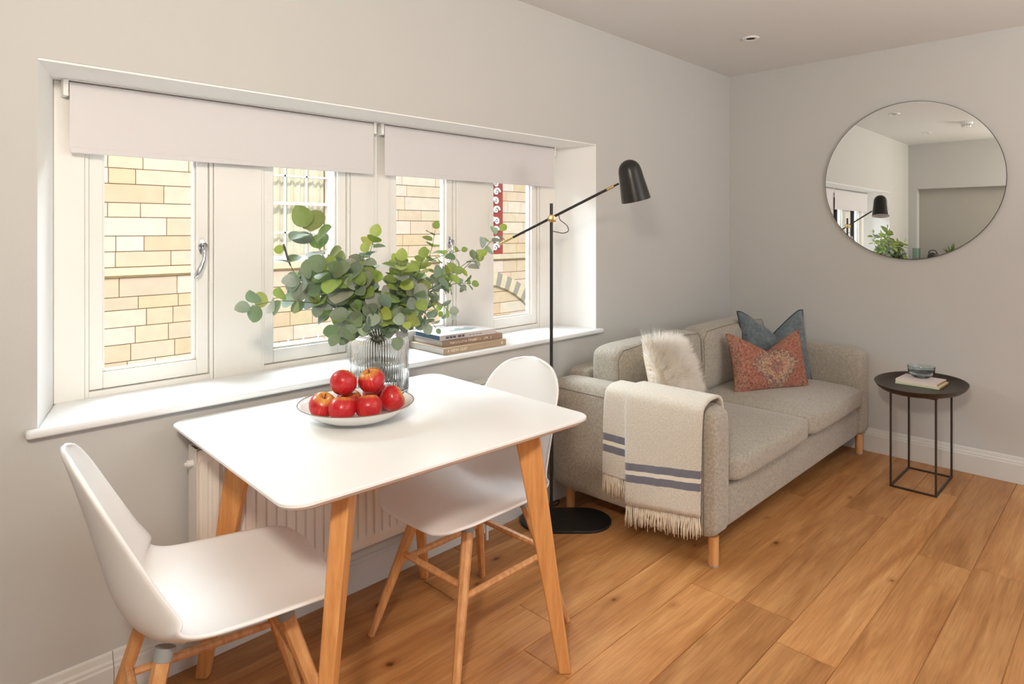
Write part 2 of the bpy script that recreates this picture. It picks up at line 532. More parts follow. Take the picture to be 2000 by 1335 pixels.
def kilim_mat():
    """faded red oriental print with a navy and cream centre medallion (UV: -1..1 across, -1..1 up)"""
    m, nt, b = newmat('faded_red_oriental_print')
    L = nt.links
    uv = nd(nt, 'ShaderNodeUVMap')
    n0 = nd(nt, 'ShaderNodeTexNoise')
    n0.inputs['Scale'].default_value = 7
    n0.inputs['Detail'].default_value = 4
    L.new(uv.outputs[0], n0.inputs['Vector'])
    ab = nd(nt, 'ShaderNodeVectorMath', operation='ABSOLUTE')
    L.new(uv.outputs[0], ab.inputs[0])
    sx = nd(nt, 'ShaderNodeSeparateXYZ')
    L.new(ab.outputs[0], sx.inputs[0])

    def mth(op, a, bb, c=None):
        n = nd(nt, 'ShaderNodeMath', operation=op)
        for i, q in enumerate((a, bb, c)):
            if q is None:
                continue
            if isinstance(q, (int, float)):
                n.inputs[i].default_value = q
            else:
                L.new(q, n.inputs[i])
        return n.outputs[0]
    # medallion distance: |x|/.62+|y|/.62 with lobes
    d = mth('ADD', mth('MULTIPLY', sx.outputs[0], 1.05), mth('MULTIPLY', sx.outputs[1], 0.58))
    lob = mth('ABSOLUTE', mth('SINE', mth('MULTIPLY', sx.outputs[0], 26.0), 0.0), 0.0)
    lob2 = mth('ABSOLUTE', mth('SINE', mth('MULTIPLY', sx.outputs[1], 18.0), 0.0), 0.0)
    d = mth('ADD', d, mth('MULTIPLY', mth('ADD', lob, lob2), 0.10))
    d = mth('ADD', d, mth('MULTIPLY', n0.outputs['Fac'], 0.25))
    rm = ramp(nt, [(0.0, srgb(150, 84, 76)), (0.09, srgb(74, 66, 84)), (0.15, srgb(170, 146, 122)), (0.21, srgb(80, 72, 88)), (0.29, srgb(130, 72, 68)),
                   (0.36, srgb(166, 144, 118)), (0.50, srgb(78, 70, 88)), (0.56, srgb(178, 152, 126)), (0.61, srgb(66, 60, 78)),
                   (0.67, srgb(142, 64, 60)), (1.0, srgb(142, 64, 60))], 'CONSTANT')
    L.new(mth('MULTIPLY', d, 0.72), rm.inputs[0])
    # small florals
    vo = nd(nt, 'ShaderNodeTexVoronoi')
    vo.inputs['Scale'].default_value = 17
    L.new(uv.outputs[0], vo.inputs['Vector'])
    wr = mth('SINE', mth('MULTIPLY', vo.outputs['Distance'], 34.0), 0.0)
    rf = ramp(nt, [(0.45, (0, 0, 0)), (0.62, (1, 1, 1))])
    L.new(mth('MULTIPLY_ADD', wr, 0.5, 0.5), rf.inputs[0])
    mf = nd(nt, 'ShaderNodeMix', data_type='RGBA')
    L.new(mth('MULTIPLY', rf.outputs[0], 0.75), mf.inputs[0])
    L.new(rm.outputs[0], mf.inputs[6])
    mf.inputs[7].default_value = c4(srgb(180, 144, 120))
    # cream border
    bx = mth('MAXIMUM', mth('MULTIPLY', sx.outputs[0], 1.0), mth('MULTIPLY', sx.outputs[1], 0.96))
    bx = mth('ADD', bx, mth('MULTIPLY', mth('SUBTRACT', n0.outputs['Fac'], 0.5), 0.16))
    rb = ramp(nt, [(0.0, (0, 0, 0)), (0.80, (0.6, 0.6, 0.6)), (0.84, (0.05, 0.05, 0.05)), (0.90, (0.5, 0.5, 0.5))], 'CONSTANT')
    L.new(bx, rb.inputs[0])
    mb = nd(nt, 'ShaderNodeMix', data_type='RGBA')
    L.new(rb.outputs[0], mb.inputs[0])
    L.new(mf.outputs[2], mb.inputs[6])
    mb.inputs[7].default_value = c4(srgb(152, 130, 110))
    # fading + distressed threads
    n1 = nd(nt, 'ShaderNodeTexNoise')
    n1.inputs['Scale'].default_value = 16
    n1.inputs['Detail'].default_value = 6
    mp = nd(nt, 'ShaderNodeMapping')
    mp.inputs['Scale'].default_value = (3, 0.6, 1)
    L.new(uv.outputs[0], mp.inputs['Vector'])
    L.new(mp.outputs[0], n1.inputs['Vector'])
    rt = ramp(nt, [(0.4, (0, 0, 0)), (0.75, (1, 1, 1))])
    L.new(n1.outputs['Fac'], rt.inputs[0])
    mt = nd(nt, 'ShaderNodeMix', data_type='RGBA')
    L.new(mth('MULTIPLY', rt.outputs[0], 0.65), mt.inputs[0])
    L.new(mb.outputs[2], mt.inputs[6])
    mt.inputs[7].default_value = c4(srgb(184, 138, 116))
    # worn dark and light threads
    n2 = nd(nt, 'ShaderNodeTexNoise')
    n2.inputs['Scale'].default_value = 13
    n2.inputs['Detail'].default_value = 5
    n2.inputs['Roughness'].default_value = 0.75
    n2.inputs['Distortion'].default_value = 1.5
    mp2 = nd(nt, 'ShaderNodeMapping')
    mp2.inputs['Scale'].default_value = (1.9, 0.8, 1)
    L.new(uv.outputs[0], mp2.inputs['Vector'])
    L.new(mp2.outputs[0], n2.inputs['Vector'])
    rs_ = ramp(nt, [(0.36, (0.34, 0.31, 0.36)), (0.47, (0.86, 0.84, 0.84)), (0.53, (0.95, 0.95, 0.95)), (0.62, (1.45, 1.5, 1.5))])
    L.new(n2.outputs['Fac'], rs_.inputs[0])
    fin = nd(nt, 'ShaderNodeMix', data_type='RGBA', blend_type='MULTIPLY')
    fin.inputs[0].default_value = 1.0
    L.new(mt.outputs[2], fin.inputs[6])
    L.new(rs_.outputs[0], fin.inputs[7])
    L.new(fin.outputs[2], b.inputs['Base Color'])
    b.inputs['Roughness'].default_value = 0.95
    b.inputs['Specular IOR Level'].default_value = 0.1
    return m


M['kilim'] = kilim_mat()


# ------------------------------------------------------------------ builders
class MB:
    def __init__(s):
        s.v, s.f, s.c, s.uv = [], [], [], []

    def add(s, vs, fs, col=None, uvs=None):
        o = len(s.v)
        s.v += [tuple(p) for p in vs]
        s.f += [tuple(o + i for i in f) for f in fs]
        s.c += [col] * len(fs)
        s.uv += list(uvs) if uvs else [(0, 0)] * len(vs)
        return s

    def box(s, x0, x1, y0, y1, z0, z1, col=None, mat=None):
        vs = [Vector((x, y, z)) for z in (z0, z1) for y in (y0, y1) for x in (x0, x1)]
        if mat is not None:
            vs = [mat @ p for p in vs]
        return s.add(vs, [(0, 2, 3, 1), (4, 5, 7, 6), (0, 1, 5, 4), (2, 6, 7, 3), (0, 4, 6, 2), (1, 3, 7, 5)], col)

    def prism(s, poly, z0, z1, col=None, mat=None, inset=0.0):
        n = len(poly)
        vs = [Vector((p[0], p[1], z0)) for p in poly] + [Vector((p[0], p[1], z1)) for p in poly]
        if mat is not None:
            vs = [mat @ p for p in vs]
        fs = [tuple(range(n - 1, -1, -1)), tuple(range(n, 2 * n))] + [(i, (i + 1) % n, n + (i + 1) % n, n + i) for i in range(n)]
        return s.add(vs, fs, col)

    def tube(s, pts, rad, n=10, col=None, caps=True):
        pts = [Vector(p) for p in pts]
        m = len(pts)
        rads = rad if isinstance(rad, (list, tuple)) else [rad] * m
        t0 = (pts[1] - pts[0]).normalized()
        up = Vector((0, 0, 1)) if abs(t0.z) < 0.9 else Vector((1, 0, 0))
        a = t0.cross(up).normalized()
        vs = []
        for i, p in enumerate(pts):
            t = (pts[min(i + 1, m - 1)] - pts[max(i - 1, 0)])
            t = t.normalized() if t.length > 1e-9 else t0
            a = (a - t * a.dot(t)).normalized()
            b = t.cross(a)
            for k in range(n):
                w = 2 * PI * k / n
                vs.append(p + (a * math.cos(w) + b * math.sin(w)) * rads[i])
        fs = [(i * n + k, i * n + (k + 1) % n, (i + 1) * n + (k + 1) % n, (i + 1) * n + k) for i in range(m - 1) for k in range(n)]
        if caps:
            fs += [tuple(range(n - 1, -1, -1)), tuple((m - 1) * n + k for k in range(n))]
        return s.add(vs, fs, col)

    def lathe(s, prof, mat=None, n=32, rib=None, sx=1.0, sy=1.0, closed=False, col=None):
        vs = []
        for (r, z) in prof:
            for k in range(n):
                w = 2 * PI * k / n
                rr = r
                if rib:
                    rr = rib(r, z, w)
                vs.append(Vector((rr * math.cos(w) * sx, rr * math.sin(w) * sy, z)))
        if mat is not None:
            vs = [mat @ p for p in vs]
        m = len(prof)
        fs = [(i * n + k, i * n + (k + 1) % n, (i + 1) * n + (k + 1) % n, (i + 1) * n + k) for i in range(m - 1) for k in range(n)]
        if closed:
            fs += [((m - 1) * n + k, (m - 1) * n + (k + 1) % n, (k + 1) % n, k) for k in range(n)]
        else:
            fs += [tuple(range(n - 1, -1, -1)), tuple((m - 1) * n + k for k in range(n))]
        return s.add(vs, fs, col)

    def grid(s, fn, nu, nv, col=None, flip=False):
        vs, us = [], []
        for i in range(nu + 1):
            for j in range(nv + 1):
                p = fn(i / nu, j / nv)
                if len(p) == 2:
                    vs.append(p[0])
                    us.append(p[1])
                else:
                    vs.append(p)
                    us.append((i / nu, j / nv))
        fs = []
        for i in range(nu):
            for j in range(nv):
                a, b_, c, d = i * (nv + 1) + j, (i + 1) * (nv + 1) + j, (i + 1) * (nv + 1) + j + 1, i * (nv + 1) + j + 1
                fs.append((a, d, c, b_) if flip else (a, b_, c, d))
        return s.add(vs, fs, col, us)

    def build(s, name, mat, parent=None, smooth=False, bevel=0.0, seg=2, solid=0.0, sub=0, offset=-1.0, origin=None, merge=False, mats=None, auto=None):
        me = bpy.data.meshes.new(name)
        vs = s.v
        if origin is not None:
            ox = Vector(origin)
            vs = [tuple(Vector(p) - ox) for p in vs]
        me.from_pydata(vs, [], s.f)
        me.materials.append(mat)
        if any(c is not None for c in s.c):
            ca = me.color_attributes.new('Col', 'FLOAT_COLOR', 'CORNER')
            i = 0
            for f, c in zip(s.f, s.c):
                c = c or (1, 1, 1)
                for _ in f:
                    ca.data[i].color = (c[0], c[1], c[2], 1)
                    i += 1
        if any(u != (0, 0) for u in s.uv):
            ul = me.uv_layers.new(name='UVMap')
            i = 0
            for f in s.f:
                for q in f:
                    ul.data[i].uv = s.uv[q]
                    i += 1
        if merge:
            bm = bmesh.new()
            bm.from_mesh(me)
            bmesh.ops.remove_doubles(bm, verts=bm.verts, dist=1e-5)
            bmesh.ops.recalc_face_normals(bm, faces=bm.faces)
            bm.to_mesh(me)
            bm.free()
        if smooth:
            me.polygons.foreach_set('use_smooth', [True] * len(me.polygons))
            if auto:
                me.set_sharp_from_angle(angle=R(auto))
        o = bpy.data.objects.new(name, me)
        COL.objects.link(o)
        if origin is not None:
            o.location = origin
        if parent is not None:
            o.parent = parent
        if bevel:
            b = o.modifiers.new('bevel', 'BEVEL')
            b.width = bevel
            b.segments = seg
            b.limit_method = 'ANGLE'
            b.harden_normals = False
        if solid:
            q = o.modifiers.new('solid', 'SOLIDIFY')
            q.thickness = solid
            q.offset = offset
        if sub:
            q = o.modifiers.new('sub', 'SUBSURF')
            q.levels = sub
            q.render_levels = sub
        return o


def empty(name, loc, rz=0.0):
    o = bpy.data.objects.new(name, None)
    o.location = loc
    o.rotation_euler = (0, 0, rz)
    o.empty_display_size = 0.05
    COL.objects.link(o)
    return o


def tag(o, label=None, cat=None, group=None, kind=None):
    if label:
        o['label'] = label
    if cat:
        o['category'] = cat
    if group:
        o['group'] = group
    if kind:
        o['kind'] = kind
    return o


def struct(o, label, cat):
    return tag(o, label, cat, kind='structure')


def copy_tree(o, parent=None):
    c = o.copy()
    COL.objects.link(c)
    c.parent = parent
    for ch in [q for q in bpy.data.objects if q.parent == o]:
        copy_tree(ch, c)
    return c


def catmull(pts, n):
    P = [Vector(p) for p in pts]
    P = [P[0] * 2 - P[1]] + P + [P[-1] * 2 - P[-2]]
    out = []
    m = len(P) - 3
    for i in range(n + 1):
        t = i / n * m
        k = min(int(t), m - 1)
        f = t - k
        a, b, c, d = P[k], P[k + 1], P[k + 2], P[k + 3]
        out.append(0.5 * ((2 * b) + (c - a) * f + (2 * a - 5 * b + 4 * c - d) * f * f + (3 * b - a - 3 * c + d) * f ** 3))
    return out


def text_part(name, body, mat, parent, size, origin, xdir, ydir, spacing=1.0, align='LEFT', depth=0.0003):
    cu = bpy.data.curves.new(name, 'FONT')
    cu.body = body
    cu.size = size
    cu.extrude = depth
    cu.align_x = align
    cu.align_y = 'CENTER'
    cu.space_character = spacing
    tmp = bpy.data.objects.new('t', cu)
    me = bpy.data.meshes.new_from_object(tmp)
    bpy.data.objects.remove(tmp)
    me.materials.clear()
    me.materials.append(mat)
    X, Y = Vector(xdir), Vector(ydir)
    Z = X.cross(Y)
    mt = Matrix((X, Y, Z)).transposed().to_4x4()
    mt.translation = Vector(origin)
    me.transform(mt)
    o = bpy.data.objects.new(name, me)
    COL.objects.link(o)
    o.parent = parent
    return o


# ------------------------------------------------------------------ the room
XW, XL, YB, ZC = 4.28, -0.47, -5.4, 2.40
rng = random.Random(7)

# floor: boards running along x, every board its own tone
mb = MB()
mb.box(XL - 0.1, XW + 0.1, YB - 0.1, 0.1, -0.05, -0.003, (0.0, 0.1, 0.1))
pitch = 0.1835
y_edges = [-1.232 + k * pitch for k in range(-24, 8)]
anchor = {-0.682: 1.476, -0.865: 2.20, -1.049: 3.33, -1.232: 2.08, -1.416: 3.05}
for y1, y0 in zip(y_edges[1:], y_edges[:-1]):
    if y0 > 0.05 or y1 < YB:
        continue
    a = None
    for k, xx in anchor.items():
        if abs(k - y1) < 0.03:
            a = xx
    if a is None:
        a = rng.uniform(0.3, 3.9)
    xs = [a]
    while xs[-1] < XW + 0.1:
        xs.append(xs[-1] + rng.uniform(1.1, 2.0))
    while xs[0] > XL - 0.1:
        xs.insert(0, xs[0] - rng.uniform(1.1, 2.0))
    for x0, x1 in zip(xs[:-1], xs[1:]):
        g = 0.0009
        b_ = 0.0012
        X0, X1 = max(x0, XL - 0.1) + g, min(x1, XW + 0.1) - g
        if X1 - X0 < 0.01:
            continue
        col = (rng.random(), rng.random(), rng.random())
        Y0, Y1 = y0 + g, min(y1, 0.1) - g
        vs = [(X0, Y0, -0.003), (X1, Y0, -0.003), (X1, Y1, -0.003), (X0, Y1, -0.003),
              (X0 + b_, Y0 + b_, 0), (X1 - b_, Y0 + b_, 0), (X1 - b_, Y1 - b_, 0), (X0 + b_, Y1 - b_, 0)]
        mb.add(vs, [(4, 5, 6, 7), (0, 1, 5, 4), (1, 2, 6, 5), (2, 3, 7, 6), (3, 0, 4, 7)], col)
struct(mb.build('floor', M['floor']), 'wide honey-coloured oak floorboards with dark knots', 'floor')

mb = MB()
mb.box(XL - 0.2, XW + 0.2, YB - 0.2, 0.4, ZC, ZC + 0.25)
struct(mb.build('ceiling', M['ceil']), 'plain pale grey painted ceiling', 'ceiling')

# window wall with opening (front opening 0.327..2.745, splayed back to 0.407..2.70)
OX0, OX1, OZ0, OZ1, OD = 0.327, 2.747, 0.785, 1.787, 0.25
IX0, IX1 = 0.405, 2.702
mb = MB()
mb.box(XL - 0.2, OX0, 0, 0.4, -0.05, ZC + 0.02)
mb.box(OX1, XW + 0.2, 0, 0.4, -0.05, ZC + 0.02)
mb.box(OX0, OX1, 0, 0.4, -0.05, OZ0)
mb.box(OX0, OX1, 0.0, 0.4, OZ1, ZC + 0.02)
struct(mb.build('wall_back', M['wall']), 'pale warm grey painted wall around the wide window recess', 'wall')
mb = MB()
mb.prism([(OX0, 0.0), (IX0, OD), (IX0, 0.4), (OX0, 0.4)], OZ0, OZ1)
mb.prism([(OX1, 0.0), (OX1, 0.4), (IX1, 0.4), (IX1, OD)], OZ0, OZ1)
mb.box(OX0 + 0.001, OX1 - 0.001, 0.001, 0.4, OZ1 - 0.006, OZ1 - 0.0005)
struct(mb.build('trim_1', M['reveal']), 'plaster sides and head of the window recess, whitened for window light', 'window reveal')
# sill board
mb = MB()
mb.prism([(0.298, -0.034), (2.776, -0.034), (2.776, -0.001), (OX1, -0.001), (IX1, OD), (IX1, 0.398), (IX0, 0.398), (IX0, OD), (OX0, -0.001), (0.298, -0.001)], 0.786, 0.808)
struct(mb.build('trim_2', M['sill'], bevel=0.008, seg=3), 'glossy white window sill board with rounded nose', 'window sill')

# stone mullion boards between the casements
mb = MB()
for a, b_ in ((IX0, 0.485), (0.872, 1.043), (1.418, 1.602), (1.988, 2.193), (2.578, IX1)):
    mb.box(a + 0.0005, b_ - 0.0005, 0.245, 0.305, 0.8075, OZ1 - 0.007)
mb.box(IX0, IX1, 0.262, 0.40, 1.70, OZ1 - 0.007)
struct(mb.build('trim_3', M['frame'], bevel=0.002), 'flat cream mullion panels between the window casements', 'window mullion')

cas = [(0.486, 0.871, True), (1.044, 1.417, False), (1.603, 1.987, True), (2.194, 2.577, False)]
for i, (a, b_, hnd) in enumerate(cas):
    zb, zt = 0.8075, 1.70
    root = empty('window_%d' % (i + 1), ((a + b_) / 2, 0.27, zb))
    struct(root, ['leftmost casement window with chrome handle, stone wall behind', 'second casement window from the left with sash window beyond',
                  'third casement window, behind the eucalyptus leaves', 'rightmost casement window beside the floor lamp'][i], 'window')
    mx_ = (a + b_) / 2
    def L_(m_, *p):
        m_.box(p[0] - mx_, p[1] - mx_, p[2] - 0.27, p[3] - 0.27, p[4] - zb, p[5] - zb)
    m_ = MB()
    fw_ = 0.011
    for q in ((a, a + fw_, 0.252, 0.304, zb, zt), (b_ - fw_, b_, 0.252, 0.304, zb, zt), (a + fw_, b_ - fw_, 0.252, 0.304, zb, zb + 0.018)):
        L_(m_, *q)
    m_.build('outer_frame', M['frame'], root, bevel=0.002)
    m_ = MB()
    a2, b2, zb2 = a + fw_ + 0.002, b_ - fw_ - 0.002, zb + 0.021
    st = 0.038
    for q in ((a2, a2 + st, 0.262, 0.302, zb2, zt), (b2 - st, b2, 0.262, 0.302, zb2, zt), (a2 + st, b2 - st, 0.262, 0.302, zb2, zb2 + 0.05)):
        L_(m_, *q)
    # inner glazing bead step
    for q in ((a2 + st, a2 + st + 0.008, 0.276, 0.299, zb2 + 0.05, zt), (b2 - st - 0.008, b2 - st, 0.276, 0.299, zb2 + 0.05, zt),
              (a2 + st + 0.008, b2 - st - 0.008, 0.276, 0.299, zb2 + 0.05, zb2 + 0.058)):
        L_(m_, *q)
    m_.build('casement_frame', M['frame'], root, bevel=0.003)
    m_ = MB()
    L_(m_, a2 + st - 0.004, b2 - st + 0.004, 0.289, 0.293, zb2 + 0.045, zt)
    m_.build('glass_pane', M['pane'], root)
    if hnd:
        hx, hz, hy = b2 - 0.022 - mx_, 1.272 - zb, 0.262 - 0.27
        m_ = MB()
        m_.prism([(hx + 0.0115 * math.cos(t), hz + 0.029 * math.sin(t)) for t in [k * PI / 10 for k in range(20)]], 0, 0.006,
                 mat=Matrix(((1, 0, 0, 0), (0, 0, -1, hy), (0, 1, 0, 0), (0, 0, 0, 1))))
        h = m_.build('handle_plate', M['chrome'], root, bevel=0.002)
        m_ = MB()
        m_.tube([(hx, hy - 0.004, hz + 0.004), (hx, hy - 0.018, hz + 0.004), (hx, hy - 0.028, hz + 0.004)], [0.009, 0.007, 0.0095], 14)
        m_.tube([(hx, hy - 0.024, hz + 0.005), (hx - 0.001, hy - 0.027, hz - 0.02), (hx - 0.003, hy - 0.028, hz - 0.045), (hx - 0.012, hy - 0.028, hz - 0.07),
                 (hx - 0.025, hy - 0.028, hz - 0.095), (hx - 0.031, hy - 0.028, hz - 0.108)], [0.0085, 0.0065, 0.006, 0.0085, 0.0095, 0.004], 12)
        m_.build('handle_lever', M['chrome'], h, smooth=True)

# right wall, rear wall, left wall
mb = MB()
mb.box(XW, XW + 0.2, YB - 0.2, 0.0, -0.05, ZC + 0.02)
struct(mb.build('wall_right', M['wall']), 'pale warm grey wall carrying the round mirror', 'wall')
mb = MB()
mb.box(XL - 0.2, 0.2, YB - 0.2, YB, -0.05, ZC + 0.02)
mb.box(3.6, XW, YB - 0.2, YB, -0.05, ZC + 0.02)
mb.box(0.2, 3.6, YB - 0.2, YB, -0.05, 0.5)
mb.box(0.2, 3.6, YB - 0.2, YB, 2.3, ZC + 0.02)  # opening left in the unseen rear wall to let sky light in
struct(mb.build('wall_rear', M['wall']), 'painted wall behind the camera with a wide opening added to let light in', 'wall')
mb = MB()
mb.box(XL - 0.2, XL, YB, 0.0, 1.86, ZC + 0.02)
mb.box(XL - 0.12, XL, -0.09, 0.0, -0.05, 1.86)
struct(mb.build('wall_left', M['wall']), 'grey wall with a stepped bulkhead, seen in the mirror', 'wall')

mb = MB()
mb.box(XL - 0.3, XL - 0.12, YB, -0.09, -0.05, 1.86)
struct(mb.build('wall_left_lower', plain('darker_lower_wall', (0.42, 0.40, 0.36), 0.7, var=0.02)), 'darker wall under the bulkhead, seen in the lower half of the mirror', 'wall')  # lower wall given a darker base colour than the upper wall
# skirting boards
def skirt(name, mb, label):
    return struct(mb.build(name, M['base'], bevel=0.0012), label, 'skirting board')


def skirt_prof(mb, along, a, b, base):
    prof = [(0, 0), (0.018, 0), (0.018, 0.100), (0.014, 0.104), (0.014, 0.112), (0.009, 0.118), (0.006, 0.134), (0, 0.140)]
    n = len(prof)
    if along == 'x':
        vs = [(a, base - d, z) for d, z in prof] + [(b, base - d, z) for d, z in prof]
    else:
        vs = [(base - d, a, z) for d, z in prof] + [(base - d, b, z) for d, z in prof]
    fs = [(i, (i + 1) % n, n + (i + 1) % n, n + i) for i in range(n)] + [tuple(range(n)), tuple(range(2 * n - 1, n - 1, -1))]
    mb.add(vs, fs)


mb = MB()
skirt_prof(mb, 'x', XL, 0.499, 0.0)
skirt_prof(mb, 'x', 0.5003, XW - 0.019, 0.0)
skirt('baseboard_back', mb, 'moulded grey-white skirting under the window wall')
mb = MB()
skirt_prof(mb, 'y', YB, 0.0, XW)
skirt('baseboard_right', mb, 'moulded grey-white skirting along the mirror wall')

# ------------------------------------------------------------------ kitchen run on the left wall (seen in the mirror)
t = empty('kitchen_counter', (XL, -1.5, 0))
tag(t, 'grey kitchen base unit along the wall behind the camera', 'cabinet')
mb = MB(); mb.box(0.0, 0.36, -1.4, 1.47, 0.10, 0.955); mb.box(0.0, 0.32, -1.38, 1.36, 0.0, 0.10)
mb.build('body', M['cabinet'], t)
for k in range(4):
    mb = MB(); mb.box(0.361, 0.379, -1.39 + k * 0.69, -0.71 + k * 0.69, 0.11, 0.95)
    d_ = mb.build('door', M['cabinet'], t, bevel=0.002)
    mb = MB(); mb.tube([(0.392, -1.35 + k * 0.69, 0.7), (0.392, -1.35 + k * 0.69, 0.86)], 0.005, 8)
    mb.box(0.379, 0.392, -1.352 + k * 0.69, -1.348 + k * 0.69, 0.71, 0.72); mb.box(0.379, 0.392, -1.352 + k * 0.69, -1.348 + k * 0.69, 0.84, 0.85)
    mb.build('handle', M['chrome'], d_)
mb = MB(); mb.box(XL + 0.001, XL + 0.40, -2.90, -0.012, 0.956, 0.985)
tag(mb.build('worktop', M['worktop'], bevel=0.003), 'grey worktop on the kitchen base unit behind the camera', 'worktop')


def glass_vessel(prof_out, wall, base, n=48, rib=None):
    """closed glass shell profile from outside profile list [(r,z)...] bottom to top"""
    inner = [(max(r - wall, 0.002), max(z, base)) for r, z in prof_out]
    inner[0] = (0.002, base)
    prof = [(0.002, 0.0)] + prof_out + inner[::-1]
    return prof


mb = MB()
mb.lathe(glass_vessel([(0.04, 0), (0.042, 0.02), (0.042, 0.15), (0.042, 0.16)], 0.003, 0.008), n=32, closed=True)
o = mb.build('glass_jar', M['greenglass'], smooth=True, merge=True, auto=50); o.location = (-0.30, -0.125, 0.9855)
tag(o, 'tall green-tinted glass jar on the kitchen worktop', 'jar')
t = empty('kettle', (-0.28, -0.29, 0.9855))
tag(t, 'small black kettle on the kitchen worktop', 'kettle')
mb = MB(); mb.lathe([(0.045, 0), (0.05, 0.03), (0.046, 0.08), (0.03, 0.105), (0.008, 0.115)], n=28); mb.build('body', M['black'], t, smooth=True, auto=50)
mb = MB(); mb.tube(catmull([(-0.01, 0.04, 0.10), (0, 0.02, 0.135), (0, -0.03, 0.135), (0, -0.055, 0.09)], 12), 0.005, 8); mb.build('handle', M['black'], t, smooth=True)
t = empty('potted_plant', (-0.28, -0.50, 0.9855))
tag(t, 'small leafy green plant in a pot on the kitchen worktop', 'plant')
mb = MB(); mb.lathe([(0.035, 0), (0.048, 0.075), (0.044, 0.075), (0.04, 0.06)], n=24); mb.build('pot', M['china'], t, smooth=True, auto=40)
mb = MB()
for k in range(70):
    a_ = rng.uniform(0, 2 * PI); l_ = rng.uniform(0.09, 0.19); e_ = rng.uniform(0.5, 1.5)
    d1 = Vector((math.cos(a_) * math.cos(e_), math.sin(a_) * math.cos(e_), math.sin(e_)))
    s1 = d1.cross(Vector((0, 0, 1))).normalized() * rng.uniform(0.008, 0.014)
    p0 = Vector((0, 0, 0.06)); p1 = p0 + d1 * l_ * 0.55; p2 = p0 + d1 * l_ + Vector((0, 0, -0.01))
    mb.add([p0, p1 - s1, p2, p1 + s1], [(0, 1, 2, 3)], (0.10 + rng.random() * 0.08, 0.17 + rng.random() * 0.1, 0.04))
mb.build('foliage', M['leaf'], t)

# ------------------------------------------------------------------ ceiling fittings
def spot(x, y, label):
    t = empty('ceiling_spotlight', (x, y, ZC - 0.0005))
    tag(t, label, 'ceiling light', 'recessed ceiling spotlights')
    mb = MB()
    mb.lathe([(0.024, -0.001), (0.026, -0.006), (0.036, -0.008), (0.044, -0.006), (0.046, -0.0002), (0.024, -0.0001)], n=40, closed=True)
    mb.build('trim_ring', M['trim'], t, smooth=True, auto=50)
    mb = MB(); mb.lathe([(0.0235, -0.004), (0.0235, -0.0004)], n=30)
    mb.build('lamp_recess', M['darkhole'], t)
    return t


spot(3.485, -0.512, 'round white recessed spotlight with black centre, near the mirror wall')
spot(1.95, -0.45, 'recessed spotlight reflected near the upper left rim of the mirror')
spot(0.50, -0.40, 'farther recessed spotlight reflected at the middle of the mirrored ceiling')
t = empty('smoke_detector', (0.98, -0.83, ZC))
tag(t, 'white round smoke detector on the ceiling, seen in the mirror', 'smoke detector')
mb = MB(); mb.lathe([(0.055, -0.0005), (0.055, -0.012), (0.05, -0.02), (0.004, -0.021)], n=32); mb.build('base', M['trim'], t, smooth=True, auto=40)
mb = MB()
for k in range(12):
    a_ = k * PI / 6
    mb.box(-0.006, 0.006, -0.003, 0.003, -0.040, -0.0205, mat=Matrix.Rotation(a_, 4, 'Z') @ Matrix.Translation((0.036, 0, 0)))
mb.lathe([(0.04, -0.040), (0.036, -0.048), (0.004, -0.050)], n=32); mb.build('sensor_cap', M['trim'], t)

# ------------------------------------------------------------------ blinds
def blind(x0, x1, label, chain_x=None):
    yb = 0.20
    t = empty('roller_blind', ((x0 + x1) / 2, yb, 1.76))
    tag(t, label, 'blind', 'roller blinds in the window recess')
    mx_ = (x0 + x1) / 2
    mb = MB(); mb.tube([(x0 - mx_, 0.018, 0), (x1 - mx_, 0.018, 0)], 0.0165, 20); mb.build('roller', M['blind'], t, smooth=True, auto=50)
    mb = MB(); mb.box(x0 - mx_, x1 - mx_, 0.0005, 0.002, -0.19, 0.004); mb.build('blind_fabric', M['blind'], t)
    mb = MB(); mb.box(x0 - mx_ + 0.001, x1 - mx_ - 0.001, -0.001, 0.005, -0.199, -0.180); mb.build('hem_bar', M['blind'], t, bevel=0.003)
    for xx in (x0 - 0.016, x1 + 0.002):
        mb = MB(); mb.box(xx - mx_, xx - mx_ + 0.014, 0.0, 0.04, -0.03, 0.0195); mb.build('bracket', M['trim'], t, bevel=0.003)
    mb = MB(); mb.box(x0 - mx_ - 0.016, x1 - mx_ + 0.016, 0.004, 0.040, 0.0175, 0.0205); mb.build('head_rail', M['frame'], t)
    if chain_x:
        mb = MB()
        for dx in (-0.0075, 0.0075):
            z = -0.03
            while z > -0.66:
                c = Vector((chain_x - mx_ + dx, 0.012, z))
                r_ = 0.0021
                vs = [c + Vector(q) * r_ for q in ((1, 0, 0), (-1, 0, 0), (0, 1, 0), (0, -1, 0), (0, 0, 1.2), (0, 0, -1.2))]
                mb.add(vs, [(0, 2, 4), (2, 1, 4), (1, 3, 4), (3, 0, 4), (2, 0, 5), (1, 2, 5), (3, 1, 5), (0, 3, 5)])
                z -= 0.0062
            mb.tube([(chain_x - mx_ + dx, 0.012, -0.02), (chain_x - mx_ + dx, 0.012, -0.66)], 0.0008, 6)
        ch = mb.build('bead_chain', M['shadein'], t)
    return t


blind(0.437, 1.497, 'wide pale lilac-white roller blind over the two left casements', 1.512)
blind(1.552, 2.640, 'narrower pale roller blind over the two right casements')

